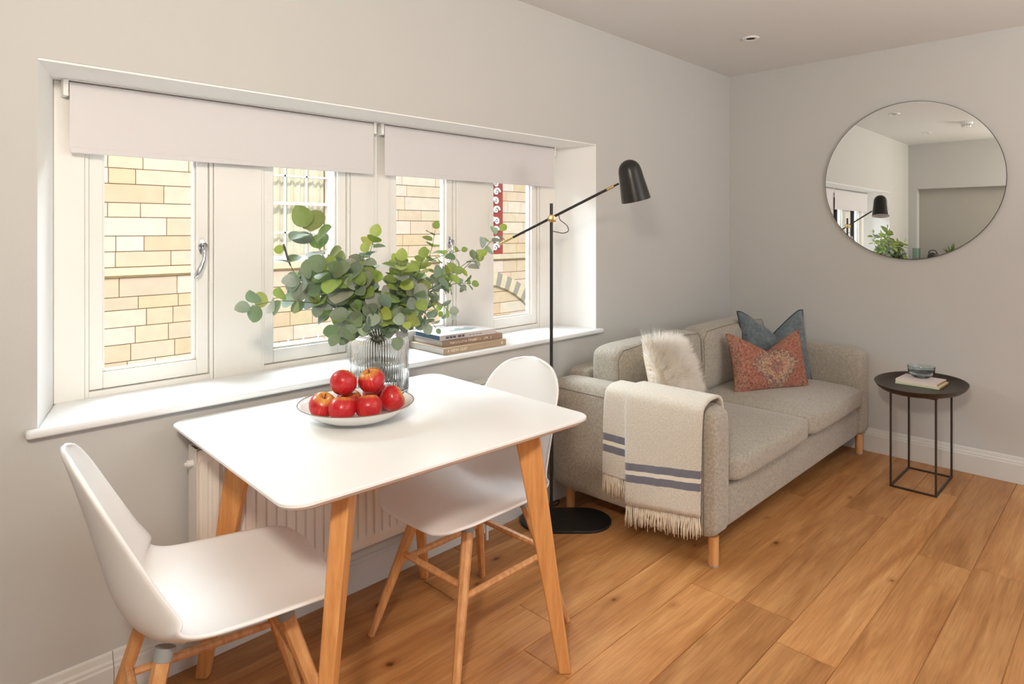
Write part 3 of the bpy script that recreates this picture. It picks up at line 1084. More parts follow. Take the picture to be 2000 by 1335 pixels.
# ------------------------------------------------------------------ radiator
t = empty('radiator', (1.31, -0.06, 0.20))
tag(t, 'cream convector radiator under the window, half hidden by the table', 'radiator')
mb = MB()
W_, H_ = 1.235, 0.485
n = int(W_ / 0.0333)
prof = []
x = -W_ / 2
prof.append((x, 0.0)); x += 0.012
k = 0
while x < W_ / 2 - 0.035:
    prof += [(x, -0.008 if k == 0 else 0.0), (x + 0.004, 0.0), (x + 0.018, 0.0), (x + 0.022, -0.008), (x + 0.031, -0.008)]
    x += 0.0333
    k += 1
prof.append((W_ / 2, 0.0))
yf = -0.045
prof[0] = (-W_ / 2, 0)
m_ = len(prof)
vs = []
for zz, flat in ((0.0, 1), (0.03, 1), (0.045, 0), (H_ - 0.045, 0), (H_ - 0.03, 1), (H_, 1)):
    vs += [(px, yf - (0.0 if flat else pd), zz) for px, pd in prof]
fs = []
for r_ in range(5):
    for i in range(m_ - 1):
        fs.append((r_ * m_ + i, r_ * m_ + i + 1, (r_ + 1) * m_ + i + 1, (r_ + 1) * m_ + i))
mb.add(vs, fs)
mb.build('front_panel', M['rad'], t, solid=0.002)
mb = MB()
mb.box(-W_ / 2, W_ / 2, 0.015, 0.022, 0.0, H_)
mb.build('rear_panel', M['rad'], t)
for s_ in (-1, 1):
    mb = MB()
    mb.box(s_ * W_ / 2 - 0.001, s_ * W_ / 2 + 0.001, yf, 0.022, 0.0, H_)
    mb.build('side_panel', M['rad'], t)
mb = MB()
for k in range(60):
    xx = -W_ / 2 + 0.01 + k * (W_ - 0.02) / 60
    mb.box(xx, xx + 0.012, yf + 0.006, 0.014, H_ - 0.003, H_ + 0.001)
mb.box(-W_ / 2, W_ / 2, yf, yf + 0.006, H_ - 0.003, H_ + 0.001); mb.box(-W_ / 2, W_ / 2, 0.012, 0.022, H_ - 0.003, H_ + 0.001)
mb.build('top_grille', M['rad'], t)
mb = MB(); mb.tube([(-W_ / 2 - 0.001, -0.012, H_ - 0.045), (-W_ / 2 - 0.018, -0.012, H_ - 0.045)], 0.010, 12); mb.tube([(-W_ / 2 - 0.018, -0.012, H_ - 0.045), (-W_ / 2 - 0.024, -0.012, H_ - 0.045)], 0.006, 6)
mb.build('bleed_valve', M['trim'], t)
mb = MB(); mb.tube([(W_ / 2 - 0.04, -0.01, 0.0), (W_ / 2 - 0.04, -0.01, -0.198)], 0.0075, 12); mb.build('pipe', M['rad'], t)
for xx in (-0.4, 0.37):
    mb = MB(); mb.box(xx, xx + 0.03, 0.0225, 0.059, 0.05, H_ - 0.05); mb.build('wall_bracket', M['rad'], t)

# ------------------------------------------------------------------ dining table
TX, TY, TZ = 1.103, -0.462, 0.765
t = empty('dining_table', (TX, TY, 0), R(-2.2))
tag(t, 'rectangular white-topped dining table with splayed oak legs', 'table')
mb = MB()
tw, td, cr = 0.965 / 2, 0.815 / 2, 0.055
poly = []
for cx, cy, a0 in ((tw - cr, td - cr, 0), (-tw + cr, td - cr, 90), (-tw + cr, -td + cr, 180), (tw - cr, -td + cr, 270)):
    for k in range(9):
        a_ = R(a0 + k * 90 / 8)
        poly.append((cx + cr * math.cos(a_), cy + cr * math.sin(a_)))
n = len(poly)
def ring(s_, z):
    return [(p[0] * (1 - s_ / tw), p[1] * (1 - s_ / td), z) for p in poly]
vs = ring(0.012, TZ - 0.019) + ring(0.0015, TZ - 0.009) + ring(0.0, TZ - 0.0075) + ring(0.0, TZ - 0.0015) + ring(0.0015, TZ)
fs = [tuple(range(n - 1, -1, -1)), tuple(4 * n + k for k in range(n))]
for r_ in range(4):
    fs += [(r_ * n + k, r_ * n + (k + 1) % n, (r_ + 1) * n + (k + 1) % n, (r_ + 1) * n + k) for k in range(n)]
mb.add(vs, fs)
top = mb.build('tabletop', M['tabletop'], t, smooth=True, auto=30)
# pale ply edge under the white surface
mb = MB()
vs = ring(0.0165, TZ - 0.0225) + ring(0.0122, TZ - 0.0192)
mb.add(vs, [tuple(range(n - 1, -1, -1)), tuple(n + k for k in range(n))] + [(k, (k + 1) % n, n + (k + 1) % n, n + k) for k in range(n)])
mb.build('underside_board', M['rung'], t)


def tleg(sx, sy):
    mb = MB()
    tp = Vector((sx * 0.295, sy * 0.305, TZ - 0.0226))
    ft = Vector((sx * 0.402, sy * 0.362, 0.0))
    rad = Vector((sx, sy, 0)).normalized()
    tan = Vector((-rad.y, rad.x, 0))
    vs = []
    for p, w, h in ((ft, 0.036, 0.030), (tp, 0.074, 0.042)):
        for a_, b_ in ((-1, -1), (1, -1), (1, 1), (-1, 1)):
            vs.append(p + rad * a_ * w / 2 + tan * b_ * h / 2)
    mb.add(vs, [(3, 2, 1, 0), (4, 5, 6, 7), (0, 1, 5, 4), (1, 2, 6, 5), (2, 3, 7, 6), (3, 0, 4, 7)])
    return mb.build('leg', M['beech'], t, bevel=0.005, seg=3, merge=True)


for sx in (-1, 1):
    for sy in (-1, 1):
        tleg(sx, sy)

# ------------------------------------------------------------------ dining chairs (shell chair, faces +x locally)
def make_chair():
    t = empty('dining_chair', (0, 0, 0))
    CP = [(0.262, 0.452), (0.20, 0.455), (0.10, 0.450), (0.0, 0.440), (-0.09, 0.433), (-0.155, 0.440), (-0.198, 0.470), (-0.230, 0.53),
          (-0.252, 0.61), (-0.275, 0.70), (-0.300, 0.79), (-0.323, 0.862)]
    HW = [0.205, 0.222, 0.232, 0.238, 0.240, 0.239, 0.233, 0.220, 0.204, 0.186, 0.168, 0.150]
    RZ = [0.004, 0.014, 0.026, 0.040, 0.056, 0.078, 0.096, 0.094, 0.074, 0.050, 0.028, 0.010]
    N = 44
    cp = catmull([(a, 0, b) for a, b in CP], N)
    hw = catmull([(a, 0, 0) for a in HW], N)
    rz = catmull([(a, 0, 0) for a in RZ], N)
    L = [0.0]
    for i in range(N):
        L.append(L[-1] + (cp[i + 1] - cp[i]).length)
    tot = L[-1]

    def S(a, b):
        i = int(round(a * N))
        p = cp[i]
        q = (cp[min(i + 1, N)] - cp[max(i - 1, 0)]).normalized()
        nrm = Vector((q.z, 0, -q.x))      # towards the sitter
        w = hw[i].x
        d0, d1 = L[i], tot - L[i]
        for d, rr in ((d0, 0.085), (d1, 0.125)):
            if d < rr:
                w = w - rr + math.sqrt(max(rr * rr - (rr - d) ** 2, 0))
        s = 2 * b - 1
        e = abs(s)
        up = rz[i].x * (0.4 * e ** 2 + 0.6 * e ** 3.5)
        drop = 0.0
        if d0 < 0.06:
            drop = -0.022 * (1 - d0 / 0.06) ** 2
        return p + Vector((0, s * w, drop)) + nrm * up
    mb = MB()
    mb.grid(S, N, 24)
    mb.build('seat_shell', M['plastic'], t, smooth=True, solid=0.011, sub=1)
    tops, feet = {}, {}
    for sx in (-1, 1):
        for sy in (-1, 1):
            tp = Vector((sx * 0.125 - 0.01, sy * 0.115, 0.428))
            ft = Vector((sx * 0.252, sy * 0.208, 0.0))
            tops[(sx, sy)], feet[(sx, sy)] = tp, ft
            mb = MB()
            c = tp.lerp(ft, 0.06)
            mb.tube([ft, ft.lerp(tp, 0.5), c], [0.0125, 0.0165, 0.0185], 8)
            lg = mb.build('leg', M['oak'], t, bevel=0.001)
            mb = MB()
            mb.tube([c + (tp - c) * 0.02, tp], [0.0200, 0.0215], 12)
            mb.build('collar', M['grey'], lg, smooth=True, auto=40)
    def pt(k, z):
        f = z / 0.428
        return feet[k].lerp(tops[k], f)
    for k1, k2, z in (((1, -1), (1, 1), 0.262), ((-1, -1), (-1, 1), 0.262), ((1, -1), (-1, -1), 0.235), ((1, 1), (-1, 1), 0.235)):
        a_, b_ = pt(k1, z), pt(k2, z)
        d = (b_ - a_).normalized()
        mb = MB()
        mb.tube([a_ + d * 0.012, a_.lerp(b_, 0.5), b_ - d * 0.012], [0.0095, 0.0115, 0.0095], 8)
        mb.build('stretcher', M['rung'], t)
    mb = MB()
    mb.tube([(-0.10, -0.1, 0.420), (0.08, 0.1, 0.420)], 0.009, 8); mb.tube([(0.08, -0.1, 0.420), (-0.10, 0.1, 0.420)], 0.009, 8)
    mb.build('seat_bracket', M['plastic'], t)
    return t


ch = make_chair()
tag(ch, 'white shell chair in left foreground, seen from behind and facing right', 'chair', 'white dining chairs at the table')
ch.location = (0.615, -0.482, 0); ch.rotation_euler = (0, 0, R(-9))
ch2 = copy_tree(ch)
tag(ch2, 'white shell chair at the far end of the table, next to the sofa', 'chair', 'white dining chairs at the table')
ch2.location = (1.432, -0.478, 0); ch2.rotation_euler = (0, 0, R(180 + 1))

# ------------------------------------------------------------------ bowl and apples
BX, BY = 1.037, -0.412
t = empty('fruit_bowl', (BX, BY, TZ + 0.0003))
tag(t, 'shallow white china bowl with thin dark rim holding the apples', 'bowl')
mb = MB()
outer = [(0.004, 0.0), (0.062, 0.0), (0.064, 0.003), (0.095, 0.009), (0.130, 0.024), (0.158, 0.043), (0.169, 0.054)]
inner = [(0.1665, 0.0545), (0.155, 0.045), (0.127, 0.028), (0.092, 0.014), (0.060, 0.009), (0.004, 0.008)]
mb.lathe(outer + inner, n=72)
mb.build('dish', M['china'], t, smooth=True, auto=60)
mb = MB()
mb.lathe([(0.1692, 0.0538), (0.1702, 0.0552), (0.1692, 0.0562), (0.1672, 0.0558), (0.1668, 0.0546)], n=72, closed=True)
mb.build('rim_line', M['chinarim'], t, smooth=True)


def make_apple():
    mb = MB()
    prof = []
    for k in range(25):
        a_ = -PI / 2 + PI * k / 24
        r_ = 0.040 * math.cos(a_) ** 0.86 if math.cos(a_) > 1e-6 else 0.0
        z = 0.0365 * math.sin(a_)
        # dimples top and bottom
        if a_ > 0:
            z -= 0.013 * math.exp(-(r_ / 0.010) ** 2)
            r_ *= 1.0
        else:
            z += 0.008 * math.exp(-(r_ / 0.008) ** 2)
            r_ *= (1 - 0.10 * (-math.sin(a_)))
        prof.append((max(r_, 0.0004), z))
    rib = lambda r, z, w: r * (1 + 0.018 * math.cos(5 * w) * (1 if z < 0 else 0.4))
    mb.lathe(prof, n=36, rib=rib)
    o = mb.build('apple', M['apple'], smooth=True)
    m2 = MB()
    m2.tube([(0, 0, 0.020), (0.001, 0, 0.030), (0.004, 0.001, 0.039)], [0.0011, 0.0012, 0.0018], 8)
    s = m2.build('stalk', M['dome'], o, smooth=True)
    return o


apples = [  # x, y, z, tilt axis/angle, label
    (0.946, -0.376, 0.8185, (20, -18, 40), 'red apple at the left end of the bowl'),
    (0.972, -0.440, 0.8150, (14, 10, 100), 'red apple in the front row, left of centre'),
    (1.039, -0.475, 0.8150, (12, -14, 200), 'darker red apple in the front row, right of centre'),
    (1.131, -0.459, 0.8200, (-14, 62, 320), 'apple with a large greenish-yellow blush at the right end of the bowl'),
    (1.032, -0.379, 0.8140, (8, 5, 10), 'red apple in the middle of the bowl, almost hidden by the others'),
    (1.124, -0.380, 0.8190, (-10, 12, 80), 'apple at the back of the pile with only its orange top showing'),
    (0.999, -0.402, 0.8800, (26, -30, 150), 'upper left apple of the pile with a yellow crown'),
    (1.0735, -0.4370, 0.8800, (22, 8, 260), 'upper right apple of the pile'),
]
ap = make_apple()
for i, (x, y, z, rot, lb) in enumerate(apples):
    o = ap if i == 0 else copy_tree(ap)
    o.location = (x, y, z)
    o.rotation_euler = Euler([R(q) for q in rot], 'XYZ')
    tag(o, lb, 'apple', 'apples in the china bowl')

# ------------------------------------------------------------------ vase
VX, VY = 1.275, -0.175
VZ = TZ + 0.0003
t = empty('vase', (VX, VY, VZ))
tag(t, 'large ribbed clear glass vase standing behind the apples', 'vase')
mb = MB()
outp = [(0.090, 0.0), (0.098, 0.004), (0.101, 0.012), (0.101, 0.10), (0.101, 0.172), (0.099, 0.184), (0.092, 0.193), (0.078, 0.198), (0.062, 0.200),
        (0.054, 0.202), (0.051, 0.207), (0.050, 0.222), (0.051, 0.226)]
innp = [(0.0475, 0.226), (0.0465, 0.222), (0.0475, 0.205), (0.052, 0.198), (0.062, 0.1955), (0.077, 0.1935), (0.088, 0.189), (0.0945, 0.181), (0.0962, 0.170), (0.0962, 0.10),
        (0.0962, 0.018), (0.088, 0.012), (0.003, 0.012)]
rib = lambda r, z, w: r + (0.0010 * math.cos(72 * w) if (r > 0.0985 and 0.008 < z < 0.186) else 0.0)
mb.lathe([(0.003, 0.0)] + outp + innp, n=576, rib=rib)
mb.build('glass_body', M['glass'], t, smooth=True, auto=60)
mb = MB()
mb.lathe([(0.003, 0.0125), (0.087, 0.0125), (0.0955, 0.0185), (0.0957, 0.10), (0.0957, 0.106), (0.003, 0.106)], n=64)
mb.build('water', M['water'], t, smooth=True, auto=40)

# ------------------------------------------------------------------ eucalyptus branches
GG = [srgb(142, 158, 136), srgb(130, 148, 120), srgb(158, 172, 152), srgb(120, 140, 106), srgb(166, 176, 162)]
YG = [srgb(158, 180, 84), srgb(144, 166, 86), srgb(168, 186, 100), srgb(136, 158, 90)]


def leaf(mb, base, direction, nrm, size, col, asp=0.88, curl=0.15):
    d = direction.normalized()
    s = d.cross(nrm).normalized()
    n_ = s.cross(d).normalized()
    K = 9
    c, l, r_ = [], [], []
    pet = size * 0.10
    vs = [base, base + d * pet]
    st = []
    for k in range(K + 1):
        f = k / K
        w = math.sin(PI * f ** 0.85) ** 0.62 * size * asp * 0.5 if 0 < f < 1 else 0.0
        p = base + d * (pet + f * size) + n_ * (-curl * size * (f - 0.35) ** 2)
        st.append((p, w))
    rows = []
    for p, w in st:
        rows.append((p - s * w + n_ * w * 0.22, p - s * w * 0.5 + n_ * w * 0.07, p, p + s * w * 0.5 + n_ * w * 0.07, p + s * w + n_ * w * 0.22))
    vv = [q for rr in rows for q in rr]
    fs = []
    for k in range(K):
        for j in range(4):
            a_ = k * 5 + j
            fs.append((a_, a_ + 1, a_ + 6, a_ + 5))
    mb.add(vv, fs, col)


def branch(tip, bend, nn, s0, s1, yel, label, seed, name='eucalyptus_branch', start=0.30, dark=False, twig=0, bare=0.0):
    rg = random.Random(seed)
    an = rg.uniform(0, 2 * PI)
    root = Vector((VX + 0.05 * math.cos(an), VY + 0.05 * math.sin(an), VZ + 0.02))
    dirn = (Vector(tip) - Vector((VX, VY, VZ + 0.2)))
    h = Vector((dirn.x, dirn.y, 0))
    h = h.normalized() if h.length > 0.01 else Vector((0, 0, 0))
    rr = rg.uniform(0.012, 0.036)
    neck = Vector((VX, VY, VZ + 0.212)) + h * rr + Vector((rg.uniform(-0.008, 0.008), rg.uniform(-0.008, 0.008), 0))
    root = Vector((VX, VY, VZ + 0.02)) - h * 0.05 + Vector((rg.uniform(-0.02, 0.02), rg.uniform(-0.02, 0.02), 0))
    tip = Vector(tip)
    mid = neck.lerp(tip, 0.5) + Vector(bend)
    q1 = neck.lerp(mid, 0.45) + Vector((0, 0, 0.02 + 0.25 * max(bend[2], 0)))
    pts = catmull([root, neck, q1, mid, tip.lerp(mid, 0.4) + Vector(bend) * 0.25, tip], 40)
    emp = empty(name, (VX, VY, VZ + 0.02))
    tag(emp, label, 'branch', 'eucalyptus branches in the vase')
    off = Vector(emp.location)
    mb = MB()
    mb.tube([p - off for p in pts], [0.0026 - 0.0016 * i / 40 for i in range(41)], 7)
    if dark:
        mb2 = MB()
        mb2.tube([p - off for p in pts[33:]], [0.0020, 0.0030, 0.0036, 0.0036, 0.0034, 0.0034, 0.0042, 0.0030], 7)
        mb2.build('woody_tip', M['darkstem'], emp, smooth=True)
    mb.build('stem', M['stem'], emp, smooth=True)
    lv = MB()
    axes = [(pts, 1.0)]
    for k in range(twig):
        i = rg.randint(15, 30)
        a_ = pts[i]
        dd = (pts[i + 1] - pts[i]).normalized()
        sd = dd.cross(Vector((rg.uniform(-1, 1), rg.uniform(-1, 1), rg.uniform(-0.4, 1)))).normalized()
        ln = rg.uniform(0.07, 0.13)
        tw = [a_ + (dd * 0.6 + sd * 0.8) * ln * q / 12 + Vector((0, 0, -0.01 * (q / 12) ** 2)) for q in range(13)]
        m3 = MB(); m3.tube([p - off for p in tw], 0.0012, 6); m3.build('twig', M['stem'], emp, smooth=True)
        axes.append((tw, 0.8))
    for pl, sf in axes:
        cnt = nn if sf == 1.0 else 4
        lo = start if sf == 1.0 else 0.2
        ang = rg.uniform(0, PI)
        for k in range(cnt):
            f = lo + (1 - lo) * (k + 0.5) / cnt
            if f > 1 - bare and sf == 1.0:
                continue
            i = min(int(f * (len(pl) - 1)), len(pl) - 2)
            p = pl[i]
            d = (pl[i + 1] - pl[i]).normalized()
            ref = Vector((0, 0, 1)) if abs(d.z) < 0.9 else Vector((1, 0, 0))
            u = d.cross(ref).normalized()
            w = d.cross(u)
            ang += PI / 2 + rg.uniform(-0.5, 0.5)
            sz = 1.08 * (s0 + (s1 - s0) * f) * sf * rg.uniform(0.8, 1.15)
            for sd in (0, PI):
                if rg.random() < 0.06:
                    continue
                o_ = u * math.cos(ang + sd) + w * math.sin(ang + sd)
                ld = (o_ + d * rg.uniform(0.15, 0.7) + Vector((0, 0, rg.uniform(-0.35, 0.15)))).normalized()
                nr = (d * rg.uniform(0.5, 1.0) + Vector((-0.35, -0.55, 0.35)) * rg.uniform(0.4, 1.5) + Vector((rg.uniform(-.4, .4), rg.uniform(-.4, .4), rg.uniform(-.3, .4))))
                nr = nr - ld * nr.dot(ld)
                col = rg.choice(YG) if rg.random() < 0.85 * yel * (0.45 + f) else rg.choice(GG)
                col = tuple(q * rg.uniform(0.88, 1.1) for q in col)
                qt = p + ld * sz * 1.1
                if qt.y > 0.175:
                    continue
                leaf(lv, p - off, ld, nr.normalized(), sz, col, rg.uniform(0.78, 1.0))
        if dark and sf == 1.0:
            leaf(lv, pl[-3] - off, Vector((-0.7, 0.6, 0.1)), Vector((-0.5, -0.7, 0.3)), 0.034, YG[0], 0.9)
        # terminal leaf
        if bare == 0:
            d = (pl[-1] - pl[-3]).normalized()
            col = rg.choice(YG) if yel > 0.25 else rg.choice(GG)
            leaf(lv, pl[-1] - off, d, Vector((-0.5, -0.7, 0.4)), (s1 * 0.95) * sf, col, 0.85)
    lv.build('leaves', M['leaf'], emp, smooth=True)
    return emp


BR = [
    # tip, bend, nodes, base size, tip size, yellow share, label
    ((0.835, -0.150, 1.100), (0.02, 0.0, 0.05), 8, 0.070, 0.050, 0.25, 'eucalyptus branch stretching lowest and farthest to the left'),
    ((0.950, -0.120, 1.285), (-0.05, 0.0, -0.03), 6, 0.066, 0.046, 0.15, 'eucalyptus branch rising to the upper left, ending in a bare woody tip'),
    ((1.020, -0.150, 1.335), (-0.01, 0.0, 0.0), 8, 0.074, 0.082, 0.35, 'eucalyptus branch topped by the single largest round leaf, highest at the left'),
    ((1.030, -0.250, 1.205), (-0.01, -0.02, 0.03), 8, 0.074, 0.070, 0.20, 'eucalyptus branch with broad grey-green leaves left of the vase'),
    ((1.040, -0.300, 1.010), (0.0, -0.01, 0.08), 6, 0.068, 0.046, 0.20, 'eucalyptus branch arching down beside the vase on its left'),
    ((1.262, -0.160, 1.300), (-0.02, 0.0, 0.0), 8, 0.060, 0.052, 0.55, 'upright eucalyptus branch reaching up under the bead chain'),
    ((1.190, -0.210, 1.250), (-0.03, 0.0, 0.0), 8, 0.058, 0.040, 0.35, 'eucalyptus branch with a thin reddish stem just left of the middle'),
    ((1.442, -0.277, 1.330), (0.03, 0.0, -0.02), 10, 0.058, 0.034, 0.70, 'yellow-green eucalyptus branch reaching up right of the middle'),
    ((1.800, -0.240, 1.325), (0.04, 0.0, 0.0), 9, 0.054, 0.040, 0.35, 'longest eucalyptus branch, reaching right towards the floor lamp arm'),
    ((1.632, -0.300, 1.235), (0.02, 0.0, 0.03), 9, 0.052, 0.036, 0.60, 'bright green eucalyptus branch pointing right over the books'),
    ((1.600, -0.290, 1.130), (0.0, 0.0, 0.05), 9, 0.050, 0.034, 0.35, 'eucalyptus branch stretched out to the right in front of the mullion'),
    ((1.530, -0.260, 1.020), (0.0, -0.01, 0.08), 9, 0.046, 0.030, 0.25, 'eucalyptus branch drooping above the stack of books'),
    ((1.235, -0.360, 1.225), (0.0, -0.02, 0.0), 8, 0.062, 0.048, 0.75, 'eucalyptus branch leaning towards the camera at the top of the bunch'),
    ((1.165, -0.330, 1.065), (0.0, -0.03, 0.05), 7, 0.066, 0.054, 0.15, 'grey-green eucalyptus branch hanging low over the front of the vase'),
    ((1.290, -0.370, 1.100), (0.0, -0.03, 0.05), 8, 0.062, 0.050, 0.30, 'eucalyptus branch hanging to the front right of the vase'),
    ((1.350, -0.320, 1.230), (0.01, -0.02, 0.0), 9, 0.056, 0.044, 0.75, 'dense eucalyptus branch right of the middle, above the books'),
    ((1.120, -0.270, 1.150), (-0.01, -0.01, 0.04), 8, 0.068, 0.056, 0.20, 'eucalyptus branch filling the lower left of the bunch'),
    ((1.400, -0.200, 1.180), (0.01, 0.0, 0.02), 9, 0.054, 0.044, 0.40, 'eucalyptus branch at the back right of the bunch'),
    ((1.120, -0.235, 1.000), (0.02, -0.01, 0.07), 7, 0.064, 0.052, 0.10, 'short grey-green eucalyptus branch curling over the left shoulder of the vase'),
    ((1.240, -0.330, 0.985), (0.0, -0.02, 0.07), 7, 0.064, 0.050, 0.10, 'short grey-green eucalyptus branch curling over the front of the vase rim'),
    ((1.400, -0.270, 1.000), (0.0, -0.01, 0.07), 7, 0.058, 0.044, 0.15, 'short eucalyptus branch curling over the right shoulder of the vase'),
    ((1.085, -0.240, 1.190), (0.0, 0.0, 0.03), 8, 0.074, 0.064, 0.15, 'eucalyptus branch with large overlapping leaves in the left half of the bunch'),
    ((0.960, -0.200, 1.170), (0.0, 0.0, 0.05), 8, 0.070, 0.056, 0.20, 'eucalyptus branch carrying broad leaves above the lowest left one'),
    ((1.480, -0.330, 1.180), (0.0, -0.01, 0.04), 9, 0.052, 0.040, 0.45, 'eucalyptus branch filling the right half of the bunch, nearest the camera'),
]
for i, (tp, bd, nn_, s0, s1, yl, lb) in enumerate(BR):
    branch(tp, bd, nn_ + (1 if i not in (2, 8) else 0), s0, s1, yl, lb, 40 + i * 3, dark=(i in (1,)), twig=(0 if i in (2, 8, 1) else 1), bare=(0.12 if i == 1 else 0.0),
           start=0.42 if i in (2, 5, 6, 7, 12) else (0.30 if i >= 18 else 0.35))

# ------------------------------------------------------------------ books on the sill
def book(name, cx, cy, z, w, d, h, rz, cover, label, spine_side='y', pages=None, group=None, titles=(), jacket=0.002):
    t = empty(name, (cx, cy, z), rz)
    tag(t, label, 'book', group)
    mb = MB()
    mb.box(-w / 2, w / 2, -d / 2, d / 2, 0, jacket)
    mb.box(-w / 2, w / 2, -d / 2, d / 2, h - jacket, h)
    if spine_side == 'y':
        mb.box(-w / 2, w / 2, -d / 2, -d / 2 + jacket, jacket, h - jacket)
    elif spine_side == 'x':
        mb.box(-w / 2, -w / 2 + jacket, -d / 2, d / 2, jacket, h - jacket)
    mb.build('cover', cover, t, bevel=0.0006)
    mb = MB()
    i_ = 0.003
    mb.box(-w / 2 + i_, w / 2 - i_, -d / 2 + jacket + 0.0002, d / 2 - i_, jacket + 0.0002, h - jacket - 0.0002)
    mb.build('pages', pages or M['paper'], t)
    return t


M['tan'] = plain('tan_cover', srgb(176, 154, 128), 0.55)
M['brownc'] = plain('brown_cover', srgb(158, 132, 114), 0.55)
M['whitec'] = plain('pale_cover', srgb(206, 200, 198), 0.35)
M['bluec'] = plain('blue_pages', srgb(72, 98, 122), 0.6)
M['cream'] = plain('cream_ink', srgb(238, 228, 208), 0.6)
M['ink'] = plain('dark_ink', srgb(96, 92, 98), 0.6)
M['greenish'] = plain('pale_green_cover', srgb(206, 212, 180), 0.6)
M['pinkish'] = plain('pale_pink_cover', srgb(222, 208, 204), 0.5)
M['kraft'] = plain('kraft_spine', srgb(190, 146, 96), 0.6)

SZ = 0.8083
bk = book('book', 1.888, 0.118, SZ, 0.360, 0.245, 0.026, R(-1), M['tan'], 'tan hardback with a cream title, lowest in the stack on the sill', 'y', group='books on the window sill')
text_part('title', 'A NEW LEAF', M['cream'], bk, 0.0175, (-0.160, -0.1226, 0.013), (1, 0, 0), (0, 0, 1), 1.12)
mb = MB(); mb.box(0.150, 0.1605, -0.1227, -0.1225, 0.0065, 0.0075); mb.box(0.150, 0.153, -0.1228, -0.1225, 0.007, 0.019); mb.box(0.156, 0.159, -0.1228, -0.1225, 0.007, 0.019); mb.build('publisher_mark', M['cream'], bk)
bk = book('book', 1.905, 0.137, SZ + 0.0263, 0.345, 0.215, 0.023, R(-2), M['brownc'], 'brown-spined hardback with tiny pale lettering, middle of the stack on the sill', 'y', pages=M['whitec'], group='books on the window sill')
mb = MB()
xx = -0.13
rg = random.Random(3)
while xx < 0.11:       # lettering too small to read in the photograph
    w_ = rg.uniform(0.003, 0.007)
    if rg.random() > 0.18:
        mb.box(xx, xx + w_ * 0.35, -0.1078, -0.1076, 0.007, 0.016)
        mb.box(xx, xx + w_, -0.1078, -0.1076, rg.choice((0.007, 0.011, 0.0145)), rg.choice((0.0085, 0.0125, 0.016)) + 0.0005)
    xx += w_ + 0.003
mb.build('title', M['cream'], bk)
bk = book('book', 1.886, 0.134, SZ + 0.0496, 0.312, 0.190, 0.023, R(-3), M['whitec'], 'pale book with a blue end and grey mountain picture, topmost on the sill', 'y', pages=M['bluec'], group='books on the window sill')
mb = MB()
for a_, b_ in ((-0.125, -0.108), (-0.104, -0.09), (-0.086, -0.072), (-0.06, -0.042), (-0.038, -0.024)):
    mb.box(a_, b_, -0.0953, -0.0951, 0.007, 0.016)
for k in range(4):
    mb.box(0.0 + k * 0.02, 0.014 + k * 0.02, -0.0953, -0.0951, 0.010, 0.0125)
mb.build('title', M['ink'], bk)
mb = MB()
poly = [(-0.06, -0.03), (-0.03, 0.005), (-0.01, -0.002), (0.02, 0.035), (0.05, 0.012), (0.075, 0.03), (0.11, -0.02), (0.05, -0.045), (0.0, -0.035)]
mb.prism(poly, 0.02302, 0.0233)
mb.build('cover_picture', plain('grey_mountain_print', srgb(128, 142, 142), 0.4, var=0.35, scale=40), bk)

# ------------------------------------------------------------------ floor lamp
u45 = Vector((math.sin(R(44.7)), -math.cos(R(44.7)), 0))
bc = Vector((2.262, -0.196, 0))
t = empty('floor_lamp', tuple(bc))
tag(t, 'black floor lamp with brass joint, tilted arm and dome shade', 'floor lamp')
bl, bw = 0.415, 0.244
poly = []
for sgn, a0 in ((1, -90), (-1, 90)):
    for k in range(25):
        a_ = R(a0 + k * 180 / 24)
        poly.append((sgn * (bl / 2 - bw / 2) + bw / 2 * math.cos(a_), bw / 2 * math.sin(a_)))
mb = MB(); mb.prism(poly, 0.0, 0.012, mat=Matrix.Rotation(R(44.7 - 90), 4, 'Z'))
mb.build('base', M['black'], t, bevel=0.002)
pole = Vector((2.224, -0.143, 0)) - bc
mb = MB(); mb.tube([pole + Vector((0, 0, 0.012)), pole + Vector((0, 0, 1.452))], 0.0075, 16); mb.build('pole', M['black'], t, smooth=True, auto=40)
J = Vector((2.224, -0.143, 1.382)) - bc
A1 = Vector((2.3586, -0.406, 1.530)) - bc
A0 = Vector((2.109, 0.082, 1.263)) - bc
da = (A1 - A0).normalized()
side = -Vector((math.cos(R(44.7)), math.sin(R(44.7)), 0)) * 0.020      # arm passes on the camera side of the pole
A1s, A0s = A1 + side * 0.6, A0 + side * 0.6
mb = MB(); mb.tube([A0s + da * 0.075, A1s - da * 0.045], 0.0062, 14); mb.build('arm', M['black'], t, smooth=True, auto=40)
mb = MB(); mb.tube([A0s, A0s + da * 0.077], 0.0066, 14); mb.build('brass_tip', M['brass'], t, smooth=True, auto=40)
mb = MB(); mb.tube([A1s - da * 0.047, A1s - da * 0.012], 0.0068, 14); mb.build('brass_ferrule', M['brass'], t, smooth=True, auto=40)
mb = MB()
jc = J + side * 0.3
ax = -side.normalized()
mb.tube([jc + side * 1.05 + Vector((0, 0, 0)), jc + side * 0.95, jc - side * 0.9, jc - side * 1.0], [0.015, 0.0185, 0.0185, 0.016], 24)
jl = u45 * 0.012
mb.tube([jc + jl * 0.2, jc + jl * 1.6], [0.0165, 0.0150], 20)
mb.build('brass_joint', M['brass'], t, smooth=True, auto=40)
